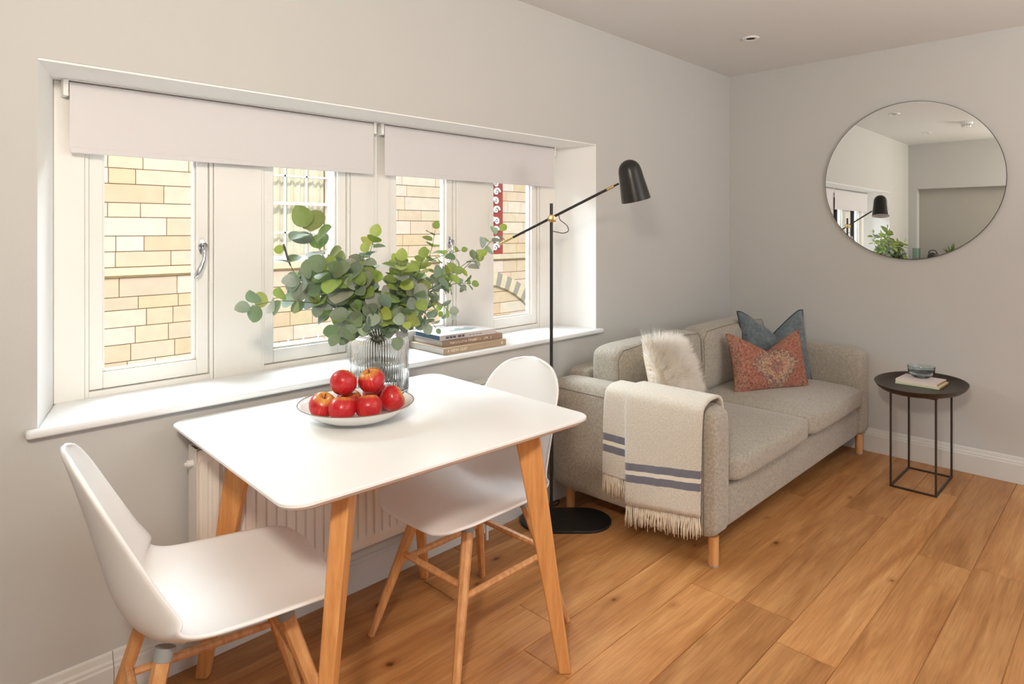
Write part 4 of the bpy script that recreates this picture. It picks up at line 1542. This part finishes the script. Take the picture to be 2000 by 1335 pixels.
# shade
apx = Vector((2.380, -0.452, 1.640)) - bc
opn = Vector((2.424, -0.468, 1.462)) - bc
axd = (opn - apx).normalized()
ln = (opn - apx).length
q = axd.to_track_quat('Z', 'Y').to_matrix().to_4x4()
q.translation = apx
prof = [(0.001, 0.0)] + [(0.0495 * math.sin(R(a_)), 0.0495 * (1 - math.cos(R(a_)))) for a_ in (12, 24, 36, 48, 60, 72, 84)] + [(0.051, 0.052), (0.054, 0.085), (0.0595, 0.13), (0.0655, ln)]
mb = MB(); mb.lathe(prof + [(r_ - 0.0015, z + 0.0000) for r_, z in prof[:0:-1]][:1], mat=q, n=48)
# outer skin only, inner liner separately
mb = MB()
n = 48
mb2 = MB()
def skin(mbx, pr):
    vs = []
    for r_, z in pr:
        for k in range(n):
            w = 2 * PI * k / n
            vs.append(q @ Vector((r_ * math.cos(w), r_ * math.sin(w), z)))
    m_ = len(pr)
    fs = [(i * n + k, i * n + (k + 1) % n, (i + 1) * n + (k + 1) % n, (i + 1) * n + k) for i in range(m_ - 1) for k in range(n)]
    fs.append(tuple(range(n - 1, -1, -1)))
    mbx.add(vs, fs)
skin(mb, prof)
sh = mb.build('shade', M['lampblack'], t, smooth=True, auto=50)
skin(mb2, [(max(r_ - 0.0018, 0.0008), z + 0.0015 if i < len(prof) - 1 else z) for i, (r_, z) in enumerate(prof)])
mb2.build('shade_lining', M['shadein'], sh, smooth=True)
mb = MB(); mb.lathe([(0.012, 0.03), (0.014, 0.07), (0.026, 0.10), (0.028, 0.115), (0.018, 0.138), (0.002, 0.145)], mat=q, n=20); mb.build('bulb', M['shadein'], sh, smooth=True)
mb = MB(); mb.tube([A1s - da * 0.012, A1s + da * 0.012], 0.0045, 10); mb.build('shade_pivot', M['black'], t)
cb = [A1s.lerp(A0s, 0.40), A1s.lerp(A0s, 0.40) + Vector((0.01, -0.02, -0.035)), J + u45 * 0.070 + Vector((0, 0, -0.03)), J + u45 * 0.078 + Vector((0, 0, -0.055)),
      J + u45 * 0.055 + Vector((0, 0, -0.066)), J + u45 * 0.02 + Vector((0, 0, -0.06)), J + u45 * 0.004 + Vector((0, 0, -0.058))]
cb[0] = J + side * 0.6 + u45 * 0.034 + Vector((0, 0, 0.014))
cb[1] = J + side * 0.6 + u45 * 0.040 + Vector((0, 0, -0.006))
mb = MB(); mb.tube(catmull(cb, 36), 0.0019, 8); mb.build('cable', M['cord'], t, smooth=True)
mb = MB(); mb.lathe([(0.001, 0.0122), (0.004, 0.0125), (0.004, 0.0135), (0.001, 0.014)], mat=Matrix.Translation(pole + u45 * 0.02 + Vector((0.0, -0.03, 0))), n=12); mb.build('base_screw', M['chrome'], t)
# cord and foot switch on the floor
t = empty('lamp_cord', (2.16, -0.06, 0.0))
tag(t, 'black cord and plug adapter on the floor between lamp base and sofa', 'cord')
cbp = [(2.226, -0.128, 0.02), (2.25, -0.07, 0.018), (2.30, -0.045, 0.006), (2.36, -0.06, 0.006), (2.40, -0.035, 0.008), (2.33, -0.03, 0.006), (2.28, -0.032, 0.02), (2.24, -0.030, 0.06)]
off = Vector(t.location)
mb = MB(); mb.tube([p - off for p in catmull(cbp, 60)], 0.003, 8); mb.build('cable', M['cord'], t, smooth=True)
mb = MB(); mb.box(2.205 - off.x, 2.255 - off.x, -0.058 - off.y, -0.020 - off.y, 0.045, 0.105); mb.build('adapter', M['cord'], t, bevel=0.004)

# ------------------------------------------------------------------ sofa
t = empty('sofa', (3.28, -0.47, 0))
tag(t, 'light grey wool two-seat sofa with round wooden legs', 'sofa')
off = Vector(t.location)


def sbox(name, x0, x1, y0, y1, z0, z1, bev, parent=None, seg=4, mat=None, puff=0.0, nseg=10, puffaxis='z'):
    mb = MB()
    x0, x1, y0, y1 = x0 - off.x, x1 - off.x, y0 - off.y, y1 - off.y
    if not puff:
        mb.box(x0, x1, y0, y1, z0, z1)
        return mb.build(name, mat or M['sofa'], parent or t, smooth=True, bevel=bev, seg=seg)
    # subdivided cushion: bulging faces, rounded edges
    bm = bmesh.new()
    bmesh.ops.create_cube(bm, size=2.0)
    bmesh.ops.subdivide_edges(bm, edges=bm.edges, cuts=nseg, use_grid_fill=True)
    cx, cy, cz = (x0 + x1) / 2, (y0 + y1) / 2, (z0 + z1) / 2
    hx, hy, hz = (x1 - x0) / 2, (y1 - y0) / 2, (z1 - z0) / 2
    for v in bm.verts:
        a_, b_, c_ = v.co
        # rounded box
        p = Vector((a_ * hx, b_ * hy, c_ * hz))
        inn = Vector((max(-hx + bev, min(hx - bev, p.x)), max(-hy + bev, min(hy - bev, p.y)), max(-hz + bev, min(hz - bev, p.z))))
        d = p - inn
        if d.length > 1e-6 and (abs(d.x) > 1e-6) + (abs(d.y) > 1e-6) + (abs(d.z) > 1e-6) > 1:
            p = inn + d.normalized() * min(d.length, bev)
        if puffaxis == 'z':
            k = (1 - a_ ** 4) * (1 - b_ ** 4)
            p.z += puff * k * c_
            p.y += puff * 0.5 * (1 - a_ ** 4) * (1 - c_ ** 2) * b_
            p.z += 0.004 * noise.noise(Vector((p.x * 4, p.y * 4, 1.0)))
        else:
            k = (1 - a_ ** 4) * (1 - c_ ** 4)
            p.y += puff * k * b_
            p.z += puff * 0.35 * (1 - a_ ** 2) * max(c_, 0)
            p.y += 0.005 * noise.noise(Vector((p.x * 5, 3.0, p.z * 5)))
        v.co = p + Vector((cx, cy, cz))
    me = bpy.data.meshes.new(name)
    bm.to_mesh(me)
    bm.free()
    me.materials.append(mat or M['sofa'])
    me.polygons.foreach_set('use_smooth', [True] * len(me.polygons))
    o = bpy.data.objects.new(name, me)
    COL.objects.link(o)
    o.parent = parent or t
    sb = o.modifiers.new('sub', 'SUBSURF'); sb.levels = 1; sb.render_levels = 1
    return o


SX0, SX1, SY0, SY1 = 2.312, 4.250, -0.900, -0.035
for a_, b_ in ((SX0, 2.462), (4.100, SX1)):
    arm = sbox('armrest', a_, b_, SY0, SY1 - 0.02, 0.118, 0.632, 0.045, puff=0.004, nseg=14)
sbox('back_frame', 2.464, 4.098, -0.165, SY1, 0.118, 0.655, 0.03)
sbox('base_frame', 2.464, 4.098, -0.880, -0.166, 0.125, 0.292, 0.02)
sbox('seat_cushion', 2.466, 3.279, -0.918, -0.185, 0.300, 0.418, 0.035, puff=0.012)
sbox('seat_cushion', 3.283, 4.096, -0.918, -0.185, 0.300, 0.424, 0.040, puff=0.022)
for a_, b_ in ((2.470, 3.279), (3.283, 4.092)):
    c_ = sbox('back_cushion', a_, b_, -0.345, -0.168, 0.420, 0.775, 0.05, puff=0.018, puffaxis='y')
# piping seams on arm front and cushions
def seam(pts, parent=t):
    mb = MB(); mb.tube([Vector(p) - off for p in pts], 0.0016, 6)
    return mb.build('seam', M['seam'], parent, smooth=True)
M['seam'] = plain('seam_thread', srgb(122, 114, 102), 0.9)
for xi, dx in ((SX0, 1), ):
    seam([(xi - 0.0015, -0.855, 0.13), (xi - 0.0045, -0.855, 0.35), (xi - 0.0015, -0.855, 0.585), (xi + 0.012, -0.855, 0.620), (xi + 0.045, -0.855, 0.634), (xi + 0.10, -0.855, 0.636), (2.45, -0.855, 0.622)])
    seam([(xi - 0.0005, -0.60, 0.588), (xi - 0.0005, -0.30, 0.588), (xi - 0.0005, -0.08, 0.588)])
for a_, b_ in ((2.470, 3.279), (3.283, 4.092)):
    yb_ = -0.348
    seam([(a_ + 0.012, yb_ + 0.02, 0.46), (a_ + 0.012, yb_ + 0.012, 0.60), (a_ + 0.014, yb_ + 0.018, 0.72), (a_ + 0.05, yb_ + 0.016, 0.762), (a_ + 0.2, yb_ + 0.012, 0.772),
          ((a_ + b_) / 2, yb_ + 0.010, 0.776), (b_ - 0.2, yb_ + 0.012, 0.772), (b_ - 0.05, yb_ + 0.016, 0.762), (b_ - 0.014, yb_ + 0.018, 0.72), (b_ - 0.012, yb_ + 0.012, 0.60)])
for xx, yy in ((2.378, -0.862), (2.395, -0.115), (4.180, -0.862), (4.180, -0.115)):
    mb = MB(); mb.tube([Vector((xx, yy, 0.006)) - Vector((off.x, off.y, 0)), Vector((xx, yy, 0.119)) - Vector((off.x, off.y, 0))], 0.0205, 24)
    lg = mb.build('leg', M['oak'], t, smooth=True, auto=40)
    mb = MB(); mb.tube([Vector((xx, yy, 0.0)) - Vector((off.x, off.y, 0)), Vector((xx, yy, 0.006)) - Vector((off.x, off.y, 0))], 0.019, 20); mb.build('felt_pad', M['grey'], lg)

# ------------------------------------------------------------------ throw blanket
t = empty('throw_blanket', (2.38, -0.62, 0.64))
tag(t, 'cream wool throw with dark grey stripes and fringe over the sofa arm', 'blanket')
off = Vector(t.location)


def drape(y0, y1, hemz, gap, thick, inner_z, seed, top_extra=0.0):
    """returns grid function; path from inner hem up over the arm and down the outside"""
    def path(hz):
        g = gap
        pts = [(2.470 + g * 0.6, inner_z), (2.468 + g * 0.6, 0.575), (2.462 + g * 0.4, 0.618 + g * 0.6), (2.436, 0.640 + g), (2.39, 0.643 + g + top_extra), (2.345, 0.641 + g), (2.318 - g, 0.628 + g * 0.5),
               (2.307 - g, 0.595), (2.303 - g, 0.52), (2.302 - g, 0.40), (2.301 - g, 0.30), (2.300 - g, hz)]
        return pts
    nz = 52

    def fn(a_, b_):
        y = y0 + (y1 - y0) * b_
        hz = hemz(y)
        pp = path(hz)
        P = catmull([(p[0], 0, p[1]) for p in pp], nz)
        i = int(round(a_ * nz))
        p = P[i]
        # distance from hem
        d = 0.0
        for k in range(i, nz):
            d += (P[k + 1] - P[k]).length
        f = max(0.0, (a_ - 0.55) / 0.45)
        wob = 0.004 * math.sin(y * 42 + seed) * f + 0.003 * math.sin(y * 95 + seed * 2) * f + 0.002 * noise.noise(Vector((y * 12, a_ * 6, seed)))
        nx = -1 if a_ > 0.5 else 0
        yy = y + 0.006 * math.sin(a_ * 7 + seed) * (1 if b_ < 0.5 else -1) * 0.6
        q_ = Vector((p.x + nx * abs(wob) * 1.0, yy, p.z + (abs(wob) * 0.8 if 0.2 < a_ < 0.5 else 0)))
        return (q_ - off, (y, max(d, 0.0001)))
    return fn, nz, path


hA = lambda y: 0.166 + (-0.513 - y) * 0.150
hB = lambda y: 0.262
mb = MB()
fnB, nz, _ = drape(-0.385, -0.60, hB, 0.004, 0.006, 0.52, 1.3)
mb.grid(fnB, nz, 16)
mb.build('under_fold', M['throw'], t, smooth=True, solid=0.006, offset=0)
mb = MB()
fnA, nz, _ = drape(-0.508, -0.858, hA, 0.016, 0.012, 0.47, 4.1, 0.002)
mb.grid(fnA, nz, 28)
mb.build('upper_fold', M['throw'], t, smooth=True, solid=0.012, offset=0)


def fringe(fn, count, length, seed):
    rg = random.Random(seed)
    mb = MB()
    for k in range(count):
        b_ = (k + 0.5) / count
        p = fn(1.0, b_)[0] + Vector((0, 0, 0.004))
        dx, dy = rg.uniform(-0.006, 0.004), rg.uniform(-0.009, 0.009)
        l_ = length * rg.uniform(0.85, 1.1)
        pts = [p, p + Vector((dx * 0.3, dy * 0.2, -l_ * 0.3)), p + Vector((dx * 0.6, dy * 0.9 + rg.uniform(-.002, .002), -l_ * 0.65)), p + Vector((dx, dy, -l_))]
        mb.tube(pts, [0.0021, 0.0025, 0.0024, 0.0013], 6)
        pts = [p + Vector((0.003, 0.002, 0)), p + Vector((dx * 0.3 + 0.003, -dy * 0.3, -l_ * 0.35)), p + Vector((dx + 0.004, -dy * 0.8, -l_ * 0.9))]
        mb.tube(pts, [0.0021, 0.0023, 0.0013], 6)
    return mb


fringe(fnA, 52, 0.092, 5).build('fringe', M['fringe'], t, smooth=True)
fringe(fnB, 32, 0.088, 6).build('fringe', M['fringe'], t, smooth=True)

# ------------------------------------------------------------------ cushions
def pillow_fn(W, H, T, chop=0.0, a0=0.0, conc=0.07, wr=0.0, seed=0.0, side=1, chopw=0.9):
    def fn(i, j):
        a_, b_ = 2 * i - 1, 2 * j - 1
        x = W / 2 * a_ * (1 - conc * (1 - b_ * b_) * abs(a_))
        z = H / 2 * b_ * (1 - conc * (1 - a_ * a_) * abs(b_))
        k = max(0.0, (1 - a_ ** 2) * (1 - b_ ** 2))
        th = T / 2 * k ** 0.42
        if chop:
            hgt = ((b_ + 1) / 2) ** 1.8
            v_ = max(0.0, 1 - abs(a_ - a0) / chopw)
            z -= chop * hgt * v_ ** 1.25
            crease = math.exp(-((a_ - a0) / 0.09) ** 2) * hgt
            th *= (1 - 0.55 * crease)
        n_ = wr * noise.noise(Vector((a_ * 2.6 + seed, b_ * 2.6, seed)))
        y = -side * (th + n_ * min(1, k * 3))
        return (Vector((x, y, z)), (a_ if a_ != 0 else 1e-4, b_))
    return fn


def pillow(name, loc, rot, W, H, T, mat, chop=0.0, a0=0.0, wr=0.004, seed=0.0, pipe=None, conc=0.07, part='cover'):
    t = empty(name, loc)
    t.rotation_euler = rot
    mb = MB()
    f1 = pillow_fn(W, H, T, chop, a0, conc, wr, seed, 1)
    f2 = pillow_fn(W, H, T, chop, a0, conc, wr, seed + 5, -1)
    mb.grid(f1, 40, 40)
    mb.grid(f2, 40, 40, flip=True)
    mb.build(part, mat, t, smooth=True)
    pts = [f1(k / 40, 0)[0] for k in range(41)] + [f1(1, k / 40)[0] for k in range(1, 41)] + [f1(1 - k / 40, 1)[0] for k in range(1, 41)] + [f1(0, 1 - k / 40)[0] for k in range(1, 41)]
    mb = MB(); mb.tube(pts, 0.0042 if pipe else 0.0022, 8, caps=False)
    mb.build('piping', pipe or mat, t, smooth=True)
    return t, f1


def zrot(dx, dy):
    return math.atan2(dy, dx)


# dark blue-grey velvet cushion (back), red print cushion (front)
rz = zrot(0.44, -0.30)
p, _ = pillow('cushion', (3.868, -0.486, 0.632), Euler((R(-12), 0, rz), 'XYZ'), 0.44, 0.425, 0.15, M['blue'], chop=0.13, a0=0.0, seed=2.0, pipe=M['bluepipe'], wr=0.01)
tag(p, 'square blue-grey velvet cushion with dark piping, pinched at the top', 'cushion')
p, _ = pillow('cushion', (3.622, -0.552, 0.582), Euler((R(-14), 0, zrot(0.46, -0.25)), 'XYZ'), 0.50, 0.335, 0.15, M['kilim'], chop=0.105, a0=0.0, seed=8.0, wr=0.008)
tag(p, 'oblong faded red patterned cushion in front of the blue one', 'cushion')

# white long-haired sheepskin cushion
t, f1 = pillow('sheepskin_cushion', (2.665, -0.50, 0.625), Euler((R(-20), R(10), R(6)), 'XYZ'), 0.40, 0.37, 0.12, M['backing'], chop=0.0, seed=3.0, conc=0.05, part='suede_back')
tag(t, 'fluffy white long-haired sheepskin cushion with cream suede back', 'cushion')
mb = MB()
rg = random.Random(11)
for k in range(12000):
    i, j = rg.random(), rg.random()
    p = f1(i, j)[0]
    e = 0.01
    pu = f1(min(i + e, 1), j)[0] - f1(max(i - e, 0), j)[0]
    pv = f1(i, min(j + e, 1))[0] - f1(i, max(j - e, 0))[0]
    nr = pu.cross(pv)
    nr = nr.normalized() if nr.length > 1e-9 else Vector((0, -1, 0))
    if nr.y > 0:
        nr = -nr
    a_, b_ = 2 * i - 1, 2 * j - 1
    lay = Vector((a_ * 0.9 + 0.15, 0, b_ * 0.8 + 0.25))
    cl = noise.noise_vector(Vector((a_ * 5, b_ * 5, 2.0)))
    d = (nr * 0.55 + lay * 0.6 + cl * 0.45 + Vector((rg.uniform(-.15, .15), rg.uniform(-.1, .1), rg.uniform(-.15, .15)))).normalized()
    l_ = rg.uniform(0.035, 0.072)
    sd = d.cross(nr)
    sd = sd.normalized() if sd.length > 1e-6 else Vector((1, 0, 0))
    w = rg.uniform(0.0008, 0.0014)
    g = Vector((0, 0, -0.006)) + lay * 0.012
    p1 = p + d * l_ * 0.55 + g * 0.3
    p2 = p + d * l_ + g
    tone = rg.uniform(0.93, 1.0)
    wm = 0.5 + 0.5 * noise.noise(Vector((a_ * 3, b_ * 3, 7.0)))
    col = (0.97 * tone, (0.965 - 0.03 * wm) * tone, (0.95 - 0.08 * wm) * tone)
    mb.add([p - sd * w, p + sd * w, p1 + sd * w * 0.8, p1 - sd * w * 0.8, p2], [(0, 1, 2, 3), (3, 2, 4)], col)
tag(mb.build('fur', M['fur'], t, smooth=True), kind='stuff')

# ------------------------------------------------------------------ side table with books and glass bowl
t = empty('side_table', (3.93, -1.235, 0))
tag(t, 'small dark bronze side table with oval tray top and wire frame', 'table')
mb = MB()
outer = [(0.01, 0.494), (0.80, 0.494), (0.88, 0.500), (0.95, 0.512), (1.0, 0.530)]
inner = [(0.985, 0.531), (0.935, 0.5155), (0.87, 0.505), (0.80, 0.500), (0.01, 0.500)]
mb.lathe(outer + inner, n=80, sx=0.298, sy=0.208)
mb.build('tray', M['bronze'], t, smooth=True, auto=35)
fx0, fx1, fy0, fy1 = -0.170, 0.185, -0.102, 0.098
w = 0.0045
for cx, cy in ((fx0, fy0), (fx1, fy0), (fx1, fy1), (fx0, fy1)):
    mb = MB(); mb.box(cx - w, cx + w, cy - w, cy + w, 0.0, 0.4935); mb.build('leg', M['bronze'], t)
for z0, z1 in ((0.0, 0.009), (0.484, 0.4935)):
    mb = MB()
    mb.box(fx0 + w, fx1 - w, fy0 - w, fy0 + w, z0, z1); mb.box(fx0 + w, fx1 - w, fy1 - w, fy1 + w, z0, z1)
    mb.box(fx0 - w, fx0 + w, fy0 + w, fy1 - w, z0, z1); mb.box(fx1 - w, fx1 + w, fy0 + w, fy1 - w, z0, z1)
    mb.build('frame_rail', M['bronze'], t)
b1 = book('book', 4.030, -1.218, 0.5005, 0.185, 0.205, 0.011, R(-2), M['greenish'], 'thin pale green book under the other one on the side table', 'x', group='books on the side table')
mb = MB(); mb.box(-0.0929, -0.0925, -0.1, 0.1, 0.001, 0.010); mb.build('spine', M['greenish'], b1)
mb = MB(); mb.box(-0.09, 0.09, -0.1032, -0.1026, 0.001, 0.010); mb.build('end_band', M['kraft'], b1)
b2 = book('book', 4.036, -1.212, 0.5118, 0.172, 0.195, 0.013, R(-3), M['pinkish'], 'pale pink and white book directly under the blue glass bowl', 'x', group='books on the side table')
mb = MB(); mb.box(-0.083, 0.083, -0.0982, -0.0976, 0.001, 0.012); mb.build('end_band', M['kraft'], b2)
mb = MB()
mb.lathe([(0.002, 0.0), (0.034, 0.0), (0.040, 0.003), (0.056, 0.018), (0.064, 0.036), (0.066, 0.058), (0.066, 0.062), (0.0625, 0.0625), (0.0615, 0.056), (0.0595, 0.038), (0.052, 0.022), (0.036, 0.008), (0.002, 0.007)], n=48)
o = mb.build('glass_bowl', M['blueglass'], smooth=True, auto=60)
o.location = (4.075, -1.205, 0.5252)
tag(o, 'small pale blue glass bowl on top of the side table books', 'bowl')

# ------------------------------------------------------------------ mirror
t = empty('round_mirror', (XW - 0.018, -1.100, 1.617))
t.rotation_euler = (0, R(0.2), 0)
tag(t, 'large round frameless mirror with thin dark edge on the right wall', 'mirror')
rot = Matrix.Rotation(R(-90), 4, 'Y')
mr = 0.4565
mb = MB(); mb.lathe([(0.001, 0.0), (mr - 0.003, 0.0)], mat=rot, n=128)
vs = [Vector((0, mr * 0.9945 * math.cos(2 * PI * k / 160), mr * 0.9945 * math.sin(2 * PI * k / 160))) for k in range(160)]
mb = MB(); mb.add(vs + [v + Vector((0.003, 0, 0)) for v in vs], [tuple(range(159, -1, -1)), tuple(range(160, 320))] + [(k, (k + 1) % 160, 160 + (k + 1) % 160, 160 + k) for k in range(160)])
mb.build('mirror_glass', M['mirror'], t)
mb = MB()
mb.lathe([(mr * 0.995, -0.001), (mr, -0.0005), (mr, -0.008), (mr * 0.995, -0.008)], mat=Matrix.Rotation(R(-90), 4, 'Y'), n=160, closed=True)
mb.build('edge', M['mirredge'], t)
mb = MB(); mb.box(0.0035, 0.0105, -0.2, 0.2, -0.2, 0.25); mb.build('back_board', M['mirredge'], t)

# ------------------------------------------------------------------ outside: the building across the street
YN = 4.91
t = empty('neighbouring_building', (3.5, YN, -3.0))
tag(t, 'sunlit honey-coloured stone building across the street', 'building')
off = Vector(t.location)
WX0, WX1, WZ0, WZ1 = 3.10, 4.02, 0.985, 2.45
mb = MB()
mo = srgb(168, 132, 92)
mb.box(-3.5 - off.x, WX0 - off.x, 0.02, 0.4, 0.0, 6.9, mo)
mb.box(WX1 - off.x, 14 - off.x, 0.02, 0.4, 0.0, 6.9, mo)
mb.box(WX0 - off.x, WX1 - off.x, 0.02, 0.4, 0.0, WZ0 + 3.0, mo)
mb.box(WX0 - off.x, WX1 - off.x, 0.02, 0.4, WZ1 + 3.0, 6.9, mo)
rs = random.Random(5)
z = -1.0
stone = [srgb(222, 198, 170), srgb(220, 194, 163), srgb(225, 204, 180), srgb(218, 189, 154), srgb(226, 208, 186)]
holes = [(WX0, WX1, WZ0, WZ1), (6.15, 6.86, 0.90, 4.0), (4.30, 4.86, 0.0, 4.0)]
while z < 3.4:
    h = rs.choice((0.125, 0.15, 0.165, 0.14, 0.18))
    if z < 0.87 < z + h + 0.05 and z > 0.6:
        h = 0.872 - z
    if abs(z - 0.872) < 1e-6:
        z = 0.972
        continue
    x = -2.5 + rs.uniform(0, 0.3)
    while x < 11:
        w_ = rs.uniform(0.22, 0.62)
        segs = [(x, x + w_)]
        for hx0, hx1, hz0, hz1 in holes:
            if z + h > hz0 and z < hz1:
                ns = []
                for s0, s1 in segs:
                    if s1 <= hx0 or s0 >= hx1:
                        ns.append((s0, s1))
                    else:
                        if s0 < hx0:
                            ns.append((s0, hx0))
                        if s1 > hx1:
                            ns.append((hx1, s1))
                segs = ns
        for s0, s1 in segs:
            if s1 - s0 > 0.02:
                c = rs.choice(stone)
                g = 0.0035
                d_ = rs.uniform(0.0, 0.004)
                mb.box(s0 + g - off.x, s1 - g - off.x, d_, 0.022, z + 3.0 + g, z + 3.0 + h - g, tuple(q * rs.uniform(0.96, 1.03) for q in c))
        x += w_
    z += h
# smooth jamb with toothed quoins
mb.box(4.30 - off.x, 4.55 - off.x, -0.015, 0.022, 3.0, 7.0, stone[2])
z = 0.0
k = 0
while z < 3.0:
    xe = 4.86
    mb.box(4.555 + (0.10 if k % 3 == 0 else 0.0) - off.x, xe - off.x, 0.0, 0.022, z + 3.004, z + 3.21, stone[k % 5])
    if k % 3 == 0:
        mb.box(4.55 - off.x, 4.65 - off.x, 0.0, 0.022, z + 3.004, z + 3.21, stone[2])
    z += 0.215
    k += 1
mb.build('stone_wall', M['stone'], t, bevel=0.003, seg=1)
# cornice band
mb = MB()
mb.box(-3 - off.x, 11 - off.x, -0.05, 0.02, 3.893, 3.968, srgb(220, 204, 172))
mb.box(-3 - off.x, 11 - off.x, -0.025, 0.02, 3.874, 3.893, srgb(206, 170, 120))
mb.build('cornice', M['stone'], t, bevel=0.006)
# sash window
w = empty('sash_window', (0, 0, 0)); w.parent = t
wz0, wz1 = WZ0 + 3.0, WZ1 + 3.0
wx0, wx1 = WX0 - off.x, WX1 - off.x
mb = MB()
for q_ in ((wx0, wx0 + 0.06, 0.05, 0.12, wz0, wz1), (wx1 - 0.06, wx1, 0.05, 0.12, wz0, wz1), (wx0, wx1, 0.05, 0.12, wz0, wz0 + 0.05), (wx0, wx1, 0.05, 0.12, wz1 - 0.05, wz1), (wx0 - 0.04, wx1 + 0.04, -0.03, 0.12, wz0 - 0.045, wz0)):
    mb.box(*q_)
mb.box(wx0 + 0.06, wx1 - 0.06, 0.055, 0.10, 4.62, 4.655)
pw = (wx1 - wx0 - 0.12) / 3
for k in (1, 2):
    mb.box(wx0 + 0.06 + pw * k - 0.010, wx0 + 0.06 + pw * k + 0.010, 0.06, 0.09, wz0 + 0.05, wz1 - 0.05)
for zz in (4.30, 4.955):
    mb.box(wx0 + 0.06, wx1 - 0.06, 0.06, 0.09, zz - 0.010, zz + 0.010)
w.name = 'sash_window'
fr = mb.build('sash_frame', M['outwhite'], w)
mb = MB(); mb.box(wx0 + 0.055, wx1 - 0.055, 0.094, 0.098, wz0 + 0.045, wz1 - 0.045); mb.build('pane', M['pane'], w)
mb = MB()
def cur(i, j):
    x = wx0 + 0.05 + (wx1 - wx0 - 0.1) * i
    return Vector((x, 0.17 + 0.018 * math.sin(x * 75) + 0.008 * math.sin(x * 190), wz0 + (wz1 - wz0) * j))
mb.grid(cur, 160, 2)
mb.build('curtain', plain('net_curtain', srgb(226, 212, 190), 0.9), w, smooth=True)
# red panel with white scrollwork
mb = MB(); mb.box(6.15 - off.x, 6.86 - off.x, -0.02, 0.03, 3.9, 7.0)
pn = mb.build('red_panel', M['red'], t, bevel=0.01)
mb = MB()
rs2 = random.Random(9)
for k in range(9):
    cz = 4.05 + k * 0.14
    for cx in (6.60, 6.70):
        c = Vector((cx - off.x + rs2.uniform(-.02, .02), -0.035, cz + rs2.uniform(-.02, .02)))
        sgn = 1 if (k + (cx > 6.65)) % 2 else -1
        pts = []
        for q_ in range(22):
            a_ = q_ * 0.42
            r_ = 0.070 * math.exp(-0.20 * a_)
            pts.append(c + Vector((sgn * r_ * math.cos(a_), 0, r_ * math.sin(a_))))
        mb.tube(pts, [0.022 - 0.0006 * q_ for q_ in range(22)], 6)
mb.build('scroll_ornament', M['outwhite'], pn, smooth=True)
# striped relieving arch
mb = MB()
ca, cz_, r0, r1 = 6.30 - off.x, -1.13 + 3.0, 1.67, 1.87
ns = 24
for k in range(ns):
    a0_, a1_ = R(50 + 80 * k / ns), R(50 + 80 * (k + 1) / ns)
    col = srgb(168, 158, 140) if k % 2 else srgb(224, 206, 172)
    vs = []
    for y_ in (-0.045, 0.01):
        for a_, r_ in ((a0_, r0), (a0_, r1), (a1_, r1), (a1_, r0)):
            vs.append(Vector((ca + r_ * math.cos(a_), y_, cz_ + r_ * math.sin(a_))))
    mb.add(vs, [(0, 1, 2, 3), (7, 6, 5, 4), (0, 4, 5, 1), (1, 5, 6, 2), (2, 6, 7, 3), (3, 7, 4, 0)], col)
mb.build('striped_arch', M['stone'], t, bevel=0.003, seg=1)
mb = MB(); mb.box(6.2 - off.x, 7.0 - off.x, -0.05, 0.0, 3.02, 3.045, srgb(214, 160, 104)); mb.build('shadow_strip', M['stone'], t)  # shadow line on the stone, put in as an orange strip
# our own outer sill with flashing pins below the second casement
mb = MB()
mb.box(0.3, 2.9, 0.401, 0.50, 0.72, 0.80)
mb.box(1.05, 1.45, 0.47, 0.56, 0.80, 0.845)
for k in range(6):
    mb.tube([(1.07 + k * 0.07, 0.52, 0.845), (1.07 + k * 0.07, 0.52, 0.868)], 0.003, 6)
struct(mb.build('trim_4', M['lead']), 'grey lead ledge with small white pegs outside the second casement', 'window ledge')
mb = MB(); mb.box(-6, 14, 0.4, 4.9, -3.1, -3.0)
tag(mb.build('street', M['asphalt']), 'street between the two buildings', 'street', kind='structure')
